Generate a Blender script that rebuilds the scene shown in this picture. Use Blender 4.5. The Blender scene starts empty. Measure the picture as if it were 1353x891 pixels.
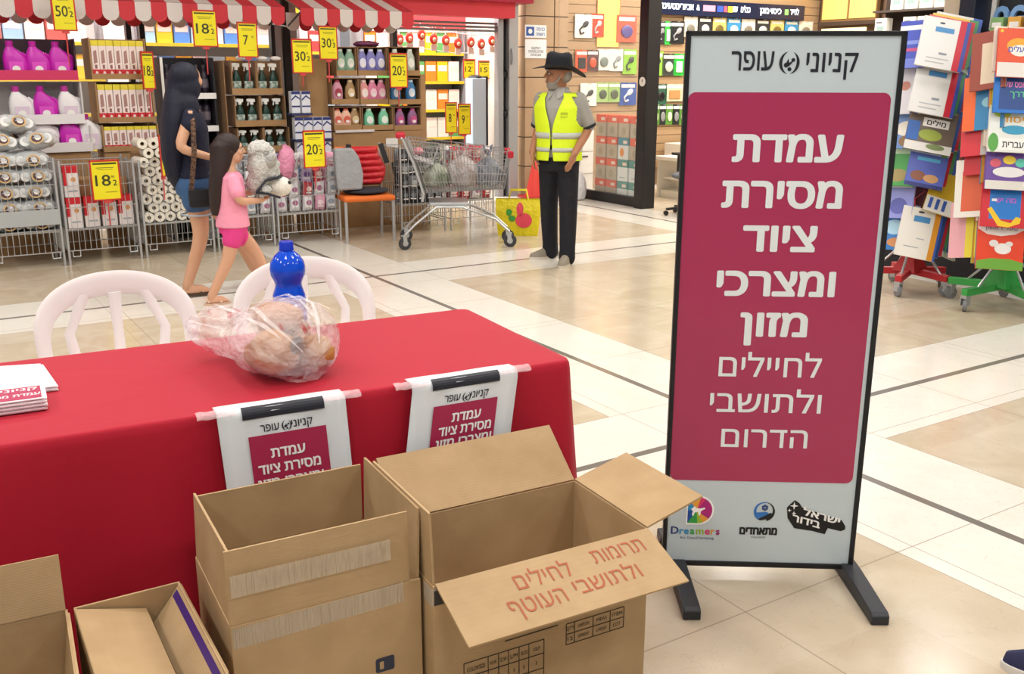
import bpy, math, random
from mathutils.geometry import delaunay_2d_cdt
from mathutils import Vector, Matrix, Euler, noise as mnoise
SC = bpy.context.scene
COL = SC.collection
PI = math.pi
R = math.radians
# ------------------------------------------------------------------ camera, world, light, exposure
CAM_F, CAM_P, CAM_R, CAM_H = 1285.66, 0.263804, 0.0024361, 1.6      # focal length in pixels of 1353, pitch, roll, height
cd = bpy.data.cameras.new('camera'); cam = bpy.data.objects.new('camera', cd); COL.objects.link(cam)
cd.sensor_fit = 'HORIZONTAL'; cd.sensor_width = 36.0; cd.lens = 36.0*CAM_F/1353.0
cd.clip_start = 0.05; cd.clip_end = 200
_fw = Vector((0, math.cos(CAM_P), -math.sin(CAM_P))); _u0 = Vector((0, math.sin(CAM_P), math.cos(CAM_P)))
_rt = math.cos(CAM_R)*Vector((1,0,0)) + math.sin(CAM_R)*_u0
_up = -math.sin(CAM_R)*Vector((1,0,0)) + math.cos(CAM_R)*_u0
cam.matrix_world = Matrix(((_rt.x,_up.x,-_fw.x,0),(_rt.y,_up.y,-_fw.y,0),(_rt.z,_up.z,-_fw.z,CAM_H),(0,0,0,1)))
SC.camera = cam
SC.view_settings.view_transform = 'Standard'; SC.view_settings.look = 'None'
SC.view_settings.exposure = 0.0; SC.view_settings.gamma = 1.0; SC.view_settings.use_curve_mapping = False
WORLD_STRENGTH = 0.34
LAMP_W = 38.0
SHOP_W = 115.0
wd = bpy.data.worlds.new('world'); SC.world = wd; wd.use_nodes = True
wd.node_tree.nodes['Background'].inputs[0].default_value = (0.93, 0.96, 1.0, 1)
wd.node_tree.nodes['Background'].inputs[1].default_value = WORLD_STRENGTH
try:
    SC.cycles.max_bounces = 8; SC.cycles.transparent_max_bounces = 16; SC.cycles.sample_clamp_indirect = 4.0
    SC.cycles.caustics_reflective = False; SC.cycles.caustics_refractive = False
except Exception: pass

# ------------------------------------------------------------------ helpers
YAW = 0.564174                       # the mall's grid (floor strips, shop fronts) is turned by this about z
bv = Vector((math.cos(YAW), math.sin(YAW), 0)); av = Vector((-math.sin(YAW), math.cos(YAW), 0))
def W(u, v, z=0.0):                  # grid coordinates to world
    return bv*u + av*v + Vector((0,0,z))
def _ray(px, py): return _fw + _rt*((px-676.5)/CAM_F) - _up*((py-445.5)/CAM_F)
def at_v(px, py, v):                 # grid coordinates (u, z) of the point of the plane v seen at a pixel
    d = _ray(px, py); t = v/d.dot(av); p = d*t
    return p.dot(bv), p.z + CAM_H
def at_u(px, py, u):
    d = _ray(px, py); t = u/d.dot(bv); p = d*t
    return p.dot(av), p.z + CAM_H
def at_z(px, py, z=0.0):
    d = _ray(px, py); t = (z-CAM_H)/d.z
    return Vector((0,0,CAM_H)) + d*t
def at_y(px, py, y):
    d = _ray(px, py); return Vector((0,0,CAM_H)) + d*(y/d.y)

def lin(h):
    h = h.lstrip('#'); o = []
    for i in (0,2,4):
        c = int(h[i:i+2],16)/255.0
        o.append(c/12.92 if c <= .04045 else ((c+.055)/1.055)**2.4)
    return o
_MC = {}
def mat(h, rough=.55, metal=0.0, alpha=1.0, trans=0.0, emit=0.0, bump=None, vary=None, ior=1.45, coat=0.0, spec=.5, sss=0.0):
    key = (h,rough,metal,alpha,trans,emit,bump,vary,ior,coat,spec,sss)
    if key in _MC: return _MC[key]
    m = bpy.data.materials.new('material_'+h.strip('#')); m.use_nodes = True
    nt = m.node_tree; p = nt.nodes['Principled BSDF']; c = lin(h)+[1.0]
    p.inputs['Base Color'].default_value = c; p.inputs['Roughness'].default_value = rough
    p.inputs['Metallic'].default_value = metal; p.inputs['Alpha'].default_value = alpha
    p.inputs['Transmission Weight'].default_value = trans; p.inputs['IOR'].default_value = ior
    p.inputs['Coat Weight'].default_value = coat; p.inputs['Specular IOR Level'].default_value = spec
    if sss: p.inputs['Subsurface Weight'].default_value = sss; p.inputs['Subsurface Radius'].default_value=(.02,.01,.006)
    if emit:
        p.inputs['Emission Color'].default_value = c; p.inputs['Emission Strength'].default_value = emit
    m.diffuse_color = c
    if bump or vary:
        tc = nt.nodes.new('ShaderNodeTexCoord')
    if bump:
        n = nt.nodes.new('ShaderNodeTexNoise'); n.inputs['Scale'].default_value = bump[0]; n.inputs['Detail'].default_value = 3
        b = nt.nodes.new('ShaderNodeBump'); b.inputs['Strength'].default_value = bump[1]; b.inputs['Distance'].default_value = bump[2] if len(bump)>2 else .01
        nt.links.new(tc.outputs['Object'], n.inputs['Vector']); nt.links.new(n.outputs['Fac'], b.inputs['Height']); nt.links.new(b.outputs['Normal'], p.inputs['Normal'])
    if vary:                         # (scale, other colour, contrast)
        n = nt.nodes.new('ShaderNodeTexNoise'); n.inputs['Scale'].default_value = vary[0]; n.inputs['Detail'].default_value = 4
        r = nt.nodes.new('ShaderNodeValToRGB'); r.color_ramp.elements[0].color = c; r.color_ramp.elements[1].color = lin(vary[1])+[1.0]
        vc = vary[3] if len(vary)>3 else .5
        r.color_ramp.elements[0].position = vc-vary[2]; r.color_ramp.elements[1].position = vc+vary[2]
        nt.links.new(tc.outputs['Object'], n.inputs['Vector']); nt.links.new(n.outputs['Fac'], r.inputs['Fac']); nt.links.new(r.outputs['Color'], p.inputs['Base Color'])
    _MC[key] = m
    return m

def strand_mat(h, rough=.5, k=.35, sc=(70,70,3), alpha=1.0, d=.02):    # hair: fine grooves running down
    m=mat(h,rough,coat=.001+sc[0]*1e-5,alpha=alpha); nt=m.node_tree; p=nt.nodes['Principled BSDF']
    tc=nt.nodes.new('ShaderNodeTexCoord'); mp=nt.nodes.new('ShaderNodeMapping'); mp.inputs['Scale'].default_value=sc
    n=nt.nodes.new('ShaderNodeTexNoise'); n.inputs['Scale'].default_value=1.0; n.inputs['Detail'].default_value=3
    b=nt.nodes.new('ShaderNodeBump'); b.inputs['Strength'].default_value=k; b.inputs['Distance'].default_value=d
    nt.links.new(tc.outputs['Object'],mp.inputs['Vector']); nt.links.new(mp.outputs['Vector'],n.inputs['Vector']); nt.links.new(n.outputs['Fac'],b.inputs['Height']); nt.links.new(b.outputs['Normal'],p.inputs['Normal'])
    return m
_TC = {}
def text_geo(body, bold=0.0):        # flat letter outlines as verts/faces, normalised to letter height 1, baseline 0, centred in x
    key = (body, bold)
    if key in _TC: return _TC[key]
    heb = any('\u0590' <= c <= '\u05ff' for c in body)
    def geo(s):
        c = bpy.data.curves.new('t', 'FONT'); c.body = s; c.size = 1; c.resolution_u = 3; c.fill_mode = 'NONE'
        o = bpy.data.objects.new('t', c); COL.objects.link(o)
        dg = bpy.context.evaluated_depsgraph_get(); me = bpy.data.meshes.new_from_object(o.evaluated_get(dg))
        vs = [(v.co.x, v.co.y) for v in me.vertices]; nb = {}
        for e in me.edges:
            i, j = e.vertices; nb.setdefault(i,[]).append(j); nb.setdefault(j,[]).append(i)
        bpy.data.objects.remove(o); bpy.data.curves.remove(c); bpy.data.meshes.remove(me)
        loops = []; seen = set()
        for i in nb:
            if i in seen: continue
            l=[i]; seen.add(i)
            while True:
                k=[j for j in nb[l[-1]] if j not in seen]
                if not k: break
                l.append(k[0]); seen.add(k[0])
            if len(l)>2: loops.append([vs[k] for k in l])
        return loops
    s = body[::-1] if heb else body
    loops = geo(s); ref = geo('ה' if heb else '8')
    h = max(y for l in ref for x,y in l); b0 = min(y for l in ref for x,y in l); h -= b0
    loops.sort(key=lambda l: min(p[0] for p in l)); groups=[]
    for l in loops:                  # letters: loops whose spans overlap
        x0=min(p[0] for p in l); x1=max(p[0] for p in l)
        if groups and x0 < groups[-1][1]: groups[-1][0].append(l); groups[-1][1]=max(groups[-1][1],x1)
        else: groups.append([[l],x1])
    offs=[(0,0)] if bold<=0 else [(bold*h*1.25*math.cos(PI*k/4+.4), bold*h*.9*math.sin(PI*k/4+.4)) for k in range(8)]
    VS=[]; FS=[]
    for ls,_ in groups:
        pv=[]; pe=[]
        for dx,dy in offs:
            for l in ls:
                n=len(l); b=len(pv); pv+=[Vector((x+dx,y+dy)) for x,y in l]; pe+=[(b+i,b+(i+1)%n) for i in range(n)]
        r=delaunay_2d_cdt(pv, pe, [], 0, 1e-6)
        E=[(l[i],l[(i+1)%len(l)]) for l in ls for i in range(len(l))]
        def wind(x,y):
            w=0
            for (x0,y0),(x1,y1) in E:
                if (y0>y)!=(y1>y) and x < (x1-x0)*(y-y0)/(y1-y0)+x0: w += 1 if y1>y0 else -1
            return w!=0
        b=len(VS); VS+=[(v.x,v.y) for v in r[0]]
        for f in r[2]:
            cx=sum(r[0][i].x for i in f)/len(f); cy=sum(r[0][i].y for i in f)/len(f)
            if any(wind(cx-dx,cy-dy) for dx,dy in offs): FS.append(tuple(b+i for i in f))
    x0 = min(x for x,y in VS); x1 = max(x for x,y in VS)
    _TC[key] = ([((x-(x0+x1)/2)/h, (y-b0)/h) for x,y in VS], FS, (x1-x0)/h)
    return _TC[key]

class MB:
    """collects shapes and links them as ONE mesh object"""
    def __init__(s): s.v=[]; s.f=[]; s.m=[]; s.X=Matrix()
    def add(s, vs, fs, mi=0):
        b = len(s.v); s.v += [tuple(s.X@Vector(v)) for v in vs]
        for f in fs: s.f.append(tuple(i+b for i in f)); s.m.append(mi)
        return s
    def box(s, x0,x1,y0,y1,z0,z1, mi=0):
        return s.add([(x,y,z) for z in (z0,z1) for y in (y0,y1) for x in (x0,x1)], [(0,2,3,1),(4,5,7,6),(0,1,5,4),(2,6,7,3),(0,4,6,2),(1,3,7,5)], mi)
    def slab(s, p, thick, mi=0):     # quad p (4 points) given thickness along its normal
        p = [Vector(q) for q in p]; n = (p[1]-p[0]).cross(p[3]-p[0]).normalized()*thick
        return s.add(p+[q-n for q in p], [(0,1,2,3),(7,6,5,4),(1,0,4,5),(2,1,5,6),(3,2,6,7),(0,3,7,4)], mi)
    def prism(s, pts, z0, z1, mi=0, axis='z'):
        n = len(pts)
        def P(x,y,z): return (x,y,z) if axis=='z' else ((x,z,y) if axis=='y' else (z,x,y))
        vs = [P(x,y,z0) for x,y in pts]+[P(x,y,z1) for x,y in pts]
        return s.add(vs, [tuple(range(n))[::-1], tuple(range(n,2*n))]+[(i,(i+1)%n,n+(i+1)%n,n+i) for i in range(n)], mi)
    def lathe(s, prof, seg=16, c=(0,0,0), mi=0, sx=1, sy=1):
        vs=[]; fs=[]; n=len(prof)
        for r,z in prof:
            for k in range(seg):
                a=2*PI*k/seg; vs.append((c[0]+r*math.cos(a)*sx, c[1]+r*math.sin(a)*sy, c[2]+z))
        for j in range(n-1):
            for k in range(seg): fs.append((j*seg+k, j*seg+(k+1)%seg, (j+1)*seg+(k+1)%seg, (j+1)*seg+k))
        fs.append(tuple(range(seg))[::-1]); fs.append(tuple((n-1)*seg+k for k in range(seg)))
        return s.add(vs, fs, mi)
    def loft(s, rings, mi=0, cap=True, closed=True):
        n=len(rings[0]); vs=[p for r in rings for p in r]; fs=[]
        for j in range(len(rings)-1):
            for k in range(n if closed else n-1): fs.append((j*n+k, j*n+(k+1)%n, (j+1)*n+(k+1)%n, (j+1)*n+k))
        if cap: fs.append(tuple(range(n))[::-1]); fs.append(tuple((len(rings)-1)*n+k for k in range(n)))
        return s.add(vs, fs, mi)
    def tube(s, pts, r, seg=8, mi=0, flat=1.0, closed=False, up=(0,0,1)):
        pts=[Vector(p) for p in pts]; n=len(pts); rs=r if isinstance(r,(list,tuple)) else [r]*n
        rings=[]; prev=None
        for i,p in enumerate(pts):
            a=pts[i-1] if (i>0 or closed) else p; b=pts[(i+1)%n] if (i<n-1 or closed) else p
            t=(b-a).normalized()
            if prev is None:
                u=Vector(up); u = u if abs(u.dot(t))<.95 else Vector((1,0,0))
                x=u.cross(t).normalized()
            else: x=(prev-t*prev.dot(t)); x = x.normalized() if x.length>1e-6 else t.orthogonal().normalized()
            prev=x; y=t.cross(x)
            rings.append([p+x*(rs[i]*math.cos(2*PI*k/seg))+y*(rs[i]*flat*math.sin(2*PI*k/seg)) for k in range(seg)])
        if closed: rings.append(rings[0]); return s.loft(rings, mi, cap=False)
        return s.loft(rings, mi)
    def bar(s, a, b, w, h=None, mi=0, up=(0,0,1)):     # rectangular bar from a to b
        a=Vector(a); b=Vector(b); t=(b-a).normalized(); u=Vector(up)
        if abs(u.dot(t))>.98: u=Vector((0,1,0))
        x=u.cross(t).normalized()*(w/2); y=t.cross(x.normalized())*((h or w)/2)
        return s.loft([[p-x-y, p+x-y, p+x+y, p-x+y] for p in (a,b)], mi)
    def ell(s, c, r, seg=16, ring=10, rot=None, mi=0, wob=None):
        c=Vector(c); r = r if isinstance(r,(tuple,list)) else (r,r,r); vs=[]; fs=[]
        M = rot.to_matrix() if isinstance(rot, Euler) else rot
        for j in range(ring+1):
            th=PI*j/ring
            for k in range(seg):
                ph=2*PI*k/seg; q=Vector((math.sin(th)*math.cos(ph), math.sin(th)*math.sin(ph), math.cos(th)))
                w = 1.0 if not wob else 1+wob[0]*mnoise.noise(q*wob[1]+c*7)
                q=Vector((q.x*r[0]*w,q.y*r[1]*w,q.z*r[2]*w))
                vs.append(c+(M@q if M else q))
        for j in range(ring):
            for k in range(seg): fs.append((j*seg+k,(j+1)*seg+k,(j+1)*seg+(k+1)%seg,j*seg+(k+1)%seg))
        return s.add(vs, fs, mi)
    def text(s, body, h, o, xd=(1,0,0), yd=(0,0,1), mi=0, bold=0.0, width=None, lift=0.0):
        vs, fs, w = text_geo(body, bold); o=Vector(o); xd=Vector(xd).normalized(); yd=Vector(yd).normalized()
        nn = xd.cross(yd)*lift; kx = (width/w) if width else h
        return s.add([o+nn+xd*(x*kx)+yd*(y*h) for x,y in vs], fs, mi)
    def flat(s, pts, o, xd, yd, lift=0.0, mi=0):       # flat polygon on a surface
        o=Vector(o); xd=Vector(xd).normalized(); yd=Vector(yd).normalized(); nn=xd.cross(yd)*lift
        return s.add([o+nn+xd*x+yd*y for x,y in pts], [tuple(range(len(pts)))], mi)
    def build(s, name, mats, parent=None, smooth=None, bevel=0, bseg=2, sub=0, remesh=0, smoothit=0, solid=0):
        me=bpy.data.meshes.new(name); me.from_pydata([tuple(v) for v in s.v], [], s.f)
        mats = mats if isinstance(mats,(list,tuple)) else [mats]
        for m in mats: me.materials.append(m)
        if len(mats)>1:
            for p,i in zip(me.polygons, s.m): p.material_index=min(i,len(mats)-1)
        me.update()
        if smooth is not None:
            for p in me.polygons: p.use_smooth=True
            if smooth<179: me.set_sharp_from_angle(angle=R(smooth))
        o=bpy.data.objects.new(name, me); COL.objects.link(o)
        if parent: o.parent=parent
        if solid: q=o.modifiers.new('solid','SOLIDIFY'); q.thickness=solid; q.offset=0
        if remesh:
            q=o.modifiers.new('remesh','REMESH'); q.mode='VOXEL'; q.voxel_size=remesh; q.use_smooth_shade=True
        if smoothit: q=o.modifiers.new('smooth','SMOOTH'); q.iterations=smoothit; q.factor=.5
        if bevel: q=o.modifiers.new('bevel','BEVEL'); q.width=bevel; q.segments=bseg; q.limit_method='ANGLE'; q.angle_limit=R(40)
        if sub: q=o.modifiers.new('sub','SUBSURF'); q.levels=sub; q.render_levels=sub
        return o
def tag(o, label=None, cat=None, group=None, kind=None):
    if label: o['label']=label
    if cat: o['category']=cat
    if group: o['group']=group
    if kind: o['kind']=kind
    return o
def thing(name, label, cat, loc=(0,0,0), rz=0.0, group=None):
    o=bpy.data.objects.new(name,None); COL.objects.link(o); o.empty_display_size=.1
    o.location=loc; o.rotation_euler=(0,0,rz)
    return tag(o,label,cat,group)
def gthing(name, label, cat, u, v, z=0.0, rz=0.0, group=None):     # thing placed in grid coordinates; local x runs along the shop front, local y into it
    return thing(name,label,cat,W(u,v,z),YAW+rz,group)
def solo(mb, name, m, label, cat, loc=(0,0,0), rz=0.0, group=None, **k):
    o=mb.build(name,m,None,**k); o.location=loc; o.rotation_euler=(0,0,rz)
    return tag(o,label,cat,group)
def gsolo(mb, name, m, label, cat, u, v, z=0.0, rz=0.0, group=None, **k):
    return solo(mb,name,m,label,cat,W(u,v,z),YAW+rz,group,**k)
def structure(mb, name, m, loc=(0,0,0), rz=0.0, parent=None, **k):
    o=mb.build(name,m,parent,**k)
    if not parent: o.location=loc; o.rotation_euler=(0,0,rz); o['kind']='structure'
    return o
def kids(o): return [c for c in COL.objects if c.parent is o]
_KIDS = {}
def copy_tree(o, loc=None, rz=None, label=None, group=None, parent=None, rot=None, top=True):
    c=o.copy(); COL.objects.link(c)
    if parent: c.parent=parent
    if top:
        if loc is not None: c.location=loc
        if rot is not None: c.rotation_euler=rot
        elif rz is not None: c.rotation_euler=(0,0,rz)
        if label: c['label']=label
        if group: c['group']=group
    if o.name not in _KIDS: _KIDS[o.name]=list(o.children)
    for ch in _KIDS[o.name]: copy_tree(ch, parent=c, top=False)
    return c
rnd = random.Random(7)
# ------------------------------------------------------------------ the mall: floor, ceiling, lamps
def floor_material():
    m=bpy.data.materials.new('polished_stone_floor'); m.use_nodes=True; nt=m.node_tree; p=nt.nodes['Principled BSDF']
    N=nt.nodes; L=nt.links
    def val(x):
        return x
    def mth(op,a,b=None,c=None):
        n=N.new('ShaderNodeMath'); n.operation=op
        for i,q in enumerate((a,b,c)):
            if q is None: continue
            if isinstance(q,(int,float)): n.inputs[i].default_value=q
            else: L.new(q,n.inputs[i])
        return n.outputs[0]
    tc=N.new('ShaderNodeTexCoord'); sp=N.new('ShaderNodeSeparateXYZ'); L.new(tc.outputs['Object'],sp.inputs[0])
    u,v=sp.outputs[0],sp.outputs[1]
    PER=4.15
    def dist(x,o):                                   # signed distance to the nearest strip
        return mth('SUBTRACT', mth('FLOORED_MODULO', mth('ADD',x,PER/2-o), PER), PER/2)
    du=dist(u,3.222); dv=dist(v,3.056)
    au=mth('ABSOLUTE',du); ad=mth('ABSOLUTE',dv)
    mn=mth('MINIMUM',au,ad)
    strip=mth('LESS_THAN',mn,.021)
    band=mth('LESS_THAN',mn,.447)
    # tile joints
    def joint(x,o,per):
        d=mth('SUBTRACT', mth('FLOORED_MODULO', mth('ADD',x,per/2-o), per), per/2)
        return mth('LESS_THAN', mth('ABSOLUTE',d), .0022)
    ju=joint(du,.447,.8137); jv=joint(dv,.447,.8137)
    edge=mth('LESS_THAN', mth('ABSOLUTE', mth('SUBTRACT',mn,.447)), .002)
    jn=mth('MAXIMUM',mth('MAXIMUM',ju,jv),edge)
    # tone per tile
    cell=N.new('ShaderNodeCombineXYZ')
    L.new(mth('FLOOR',mth('DIVIDE',mth('ADD',u,.02),.8137)),cell.inputs[0]); L.new(mth('FLOOR',mth('DIVIDE',mth('ADD',v,.02),.8137)),cell.inputs[1])
    wn=N.new('ShaderNodeTexWhiteNoise'); wn.noise_dimensions='3D'; L.new(cell.outputs[0],wn.inputs['Vector'])
    def mix(f,a,b):
        n=N.new('ShaderNodeMix'); n.data_type='RGBA'
        if isinstance(f,(int,float)): n.inputs['Factor'].default_value=f
        else: L.new(f,n.inputs['Factor'])
        for q,i in ((a,6),(b,7)):
            if isinstance(q,str): n.inputs[i].default_value=lin(q)+[1]
            else: L.new(q,n.inputs[i])
        return n.outputs[2]
    nz=N.new('ShaderNodeTexNoise'); nz.inputs['Scale'].default_value=3.2; nz.inputs['Detail'].default_value=6; nz.inputs['Distortion'].default_value=1.2
    L.new(tc.outputs['Object'],nz.inputs['Vector'])
    nf=N.new('ShaderNodeTexNoise'); nf.inputs['Scale'].default_value=14; nf.inputs['Detail'].default_value=6; nf.inputs['Distortion'].default_value=.8
    L.new(tc.outputs['Object'],nf.inputs['Vector'])
    beige=mix(wn.outputs['Value'],FLOOR_BEIGE_A,FLOOR_BEIGE_B)
    vein=N.new('ShaderNodeMapRange'); L.new(nz.outputs['Fac'],vein.inputs[0]); vein.inputs[1].default_value=.42; vein.inputs[2].default_value=.68
    beige=mix(mth('MULTIPLY',vein.outputs[0],.45),beige,FLOOR_VEIN)
    white=mix(mth('MULTIPLY',vein.outputs[0],.35),FLOOR_WHITE,FLOOR_WHITE_B)
    crack=mth('LESS_THAN', mth('ABSOLUTE',mth('SUBTRACT',nf.outputs['Fac'],.5)), .006)
    base=mix(band,beige,white)
    base=mix(mth('MULTIPLY',crack,.16),base,'8f8170')
    base=mix(mth('MULTIPLY',jn,.7),base,'8a7c6a')
    base=mix(strip,base,'77716a')
    L.new(base,p.inputs['Base Color'])
    ro=N.new('ShaderNodeMapRange'); L.new(nz.outputs['Fac'],ro.inputs[0]); ro.inputs[3].default_value=.11; ro.inputs[4].default_value=.24
    L.new(ro.outputs[0],p.inputs['Roughness']); p.inputs['Specular IOR Level'].default_value=.45
    return m
FLOOR_BEIGE_A,FLOOR_BEIGE_B,FLOOR_VEIN,FLOOR_WHITE,FLOOR_WHITE_B='c7b9a3','bdad94','d4c9b6','e3ded4','d4cdbf'
mb=MB(); mb.box(-8,20,-5,20,-.1,0)
structure(mb,'floor',floor_material(),rz=YAW)
mb=MB(); mb.box(-8,20,-5,20,3.9,4.0)
structure(mb,'ceiling',mat('e9e7e2',.8),rz=YAW)
def lamp(u,v,z,sx,sy,w,name='ceiling_lamp',cat='ceiling lamp',label='square white ceiling lamp panel above the mall floor',group='ceiling lamp panels above the mall',col=(1,.98,.95)):
    t=gthing(name,label,cat,u,v,z,0,group)
    f=MB(); f.box(-sx/2-.03,sx/2+.03,-sy/2-.03,sy/2+.03,.008,.06); f.build('lamp_housing',mat('d9d9d9',.5),t)
    ld=bpy.data.lights.new('lamp_light','AREA'); ld.shape='RECTANGLE'; ld.size=sx; ld.size_y=sy; ld.energy=w; ld.color=col
    lo=bpy.data.objects.new('lamp_light',ld); COL.objects.link(lo); lo.parent=t
    return t
for i in range(5):
    for j in range(4):
        lamp(-2.2+i*2.5, -.6+j*2.6, 3.84, .62,.62, LAMP_W)
# ------------------------------------------------------------------ red draped table
TA=R(27.7); TP=Vector((.185,2.901,0)); tx=Vector((math.cos(TA),math.sin(TA),0)); ty=Vector((-math.sin(TA),math.cos(TA),0))
def TW(x,y,z=.745): return TP+tx*x+ty*y+Vector((0,0,z))
TL,TD=1.92,.77
t=thing('folding_table','long folding table hidden under the red cloth','table',TW(-TL/2,TD/2,0),TA)
m=MB(); m.box(-TL/2+.012,TL/2-.012,-TD/2+.012,TD/2-.012,.70,.738); m.build('tabletop',mat('d8d4cc',.5),t,bevel=.006)
for sx in (-1,1):
    for sy in (-1,1):
        m=MB(); m.tube([(sx*.78,sy*.30,.0),(sx*.78,sy*.30,.70)],.015,10); m.build('leg',mat('8a8c90',.35,.8),t,smooth=40)
# cloth: concentric rings from the middle of the top over the rounded edge down to the hem
def cloth():
    mb=MB(); NP=260
    def per(s,hw,hd,rad):
        L=[2*(hw-rad),2*(hd-rad)]; q=PI*rad/2; tot=2*(L[0]+L[1])+4*q; d=s*tot
        segs=[('l',L[0],Vector((-hw+rad,-hd)),Vector((1,0))),('a',q,Vector((hw-rad,-hd+rad)),-PI/2),('l',L[1],Vector((hw,-hd+rad)),Vector((0,1))),('a',q,Vector((hw-rad,hd-rad)),0),
              ('l',L[0],Vector((hw-rad,hd)),Vector((-1,0))),('a',q,Vector((-hw+rad,hd-rad)),PI/2),('l',L[1],Vector((-hw,hd-rad)),Vector((0,-1))),('a',q,Vector((-hw+rad,-hd+rad)),PI)]
        for k,l,o,e in segs:
            if d<=l+1e-9:
                if k=='l':
                    p=o+e*d; n=Vector((e.y,-e.x)); return p,n
                a=e+d/rad; n=Vector((math.cos(a),math.sin(a))); return o+n*rad,n
            d-=l
        return per(0,hw,hd,rad)
    rings=[]
    for k in (.02,.3,.6,.85,.97): rings.append([(p.x,p.y,.745+.0015*mnoise.noise(Vector((p.x*6,p.y*6,0)))) for p in (per(i/NP,TL/2*k,TD/2*k,.02*k+.004)[0] for i in range(NP))])
    for dz,of in ((0,-.004),(.003,.0),(.010,.004),(.03,.006),(.09,.007),(.2,.010),(.34,.014),(.48,.018),(.6,.02),(.70,.022)):
        ring=[]
        for i in range(NP):
            p,n=per(i/NP,TL/2,TD/2,.03); s=i/NP*30
            cr=max(0,1-min(abs(abs(p.x)-TL/2),1)/.18)*max(0,1-min(abs(abs(p.y)-TD/2),1)/.18)
            w=(math.sin(s*2.1)+.6*math.sin(s*3.7+1))*.012*min(1,dz/.6)+cr*.03*min(1,dz/.5)
            q=p+n*(of+w); ring.append((q.x,q.y,.745-dz))
        rings.append(ring)
    return mb.loft(rings,cap=False)
mb=cloth(); n=len(mb.v); mb.f.append(tuple(range(260))); mb.m.append(0)
red=mat('ad102b',.7,bump=(60,.12,.004),vary=(5,'aa1029',.3),spec=.35)
_p=red.node_tree.nodes['Principled BSDF']; _p.inputs['Sheen Weight'].default_value=.10; _p.inputs['Sheen Roughness'].default_value=.4
solo(mb,'tablecloth',red,'plain red cloth draped to the floor over the long table','tablecloth',TW(-TL/2,TD/2,0),TA,smooth=60)
# posters taped over the table's front edge
crim=mat('a9274f',.5); paper=mat('e3e8ec',.55); ink=mat('22242e',.5); white=mat('f2f2f0',.5); tapem=mat('f6dde0',.18,alpha=.42,bump=(60,.8,.01))
def mall_emblem(mb,o,xd,yd,r,mi=0,lift=.001):
    o=Vector(o); pts=[]
    for a0,a1,wd in ((100,262,.30),(-84,70,.30)):           # two crescents
        A=[R(a0+(a1-a0)*i/16) for i in range(17)]
        outer=[(r*math.cos(a),r*1.08*math.sin(a)) for a in A]
        inner=[((r*(1-wd*math.sin(PI*i/16)))*math.cos(a),(r*1.08*(1-wd*math.sin(PI*i/16)))*math.sin(a)) for i,a in enumerate(A)]
        for i in range(16): mb.flat([outer[i],outer[i+1],inner[i+1],inner[i]],o,xd,yd,lift,mi)
    def disc(cx,cy,rr): mb.flat([(cx+rr*math.cos(2*PI*i/12),cy+rr*math.sin(2*PI*i/12)) for i in range(12)],o,xd,yd,lift,mi)
    disc(-.30*r,-.22*r,.24*r); disc(.36*r,.26*r,.19*r); disc(.05*r,-.62*r,.2*r)
    mb.flat([(-.35*r,-.1*r),(-.12*r,.42*r),(-.02*r,.0),( .3*r,.18*r),(.34*r,.08*r),(.02*r,-.3*r),(-.2*r,-.38*r)],o,xd,yd,lift,mi)
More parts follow.
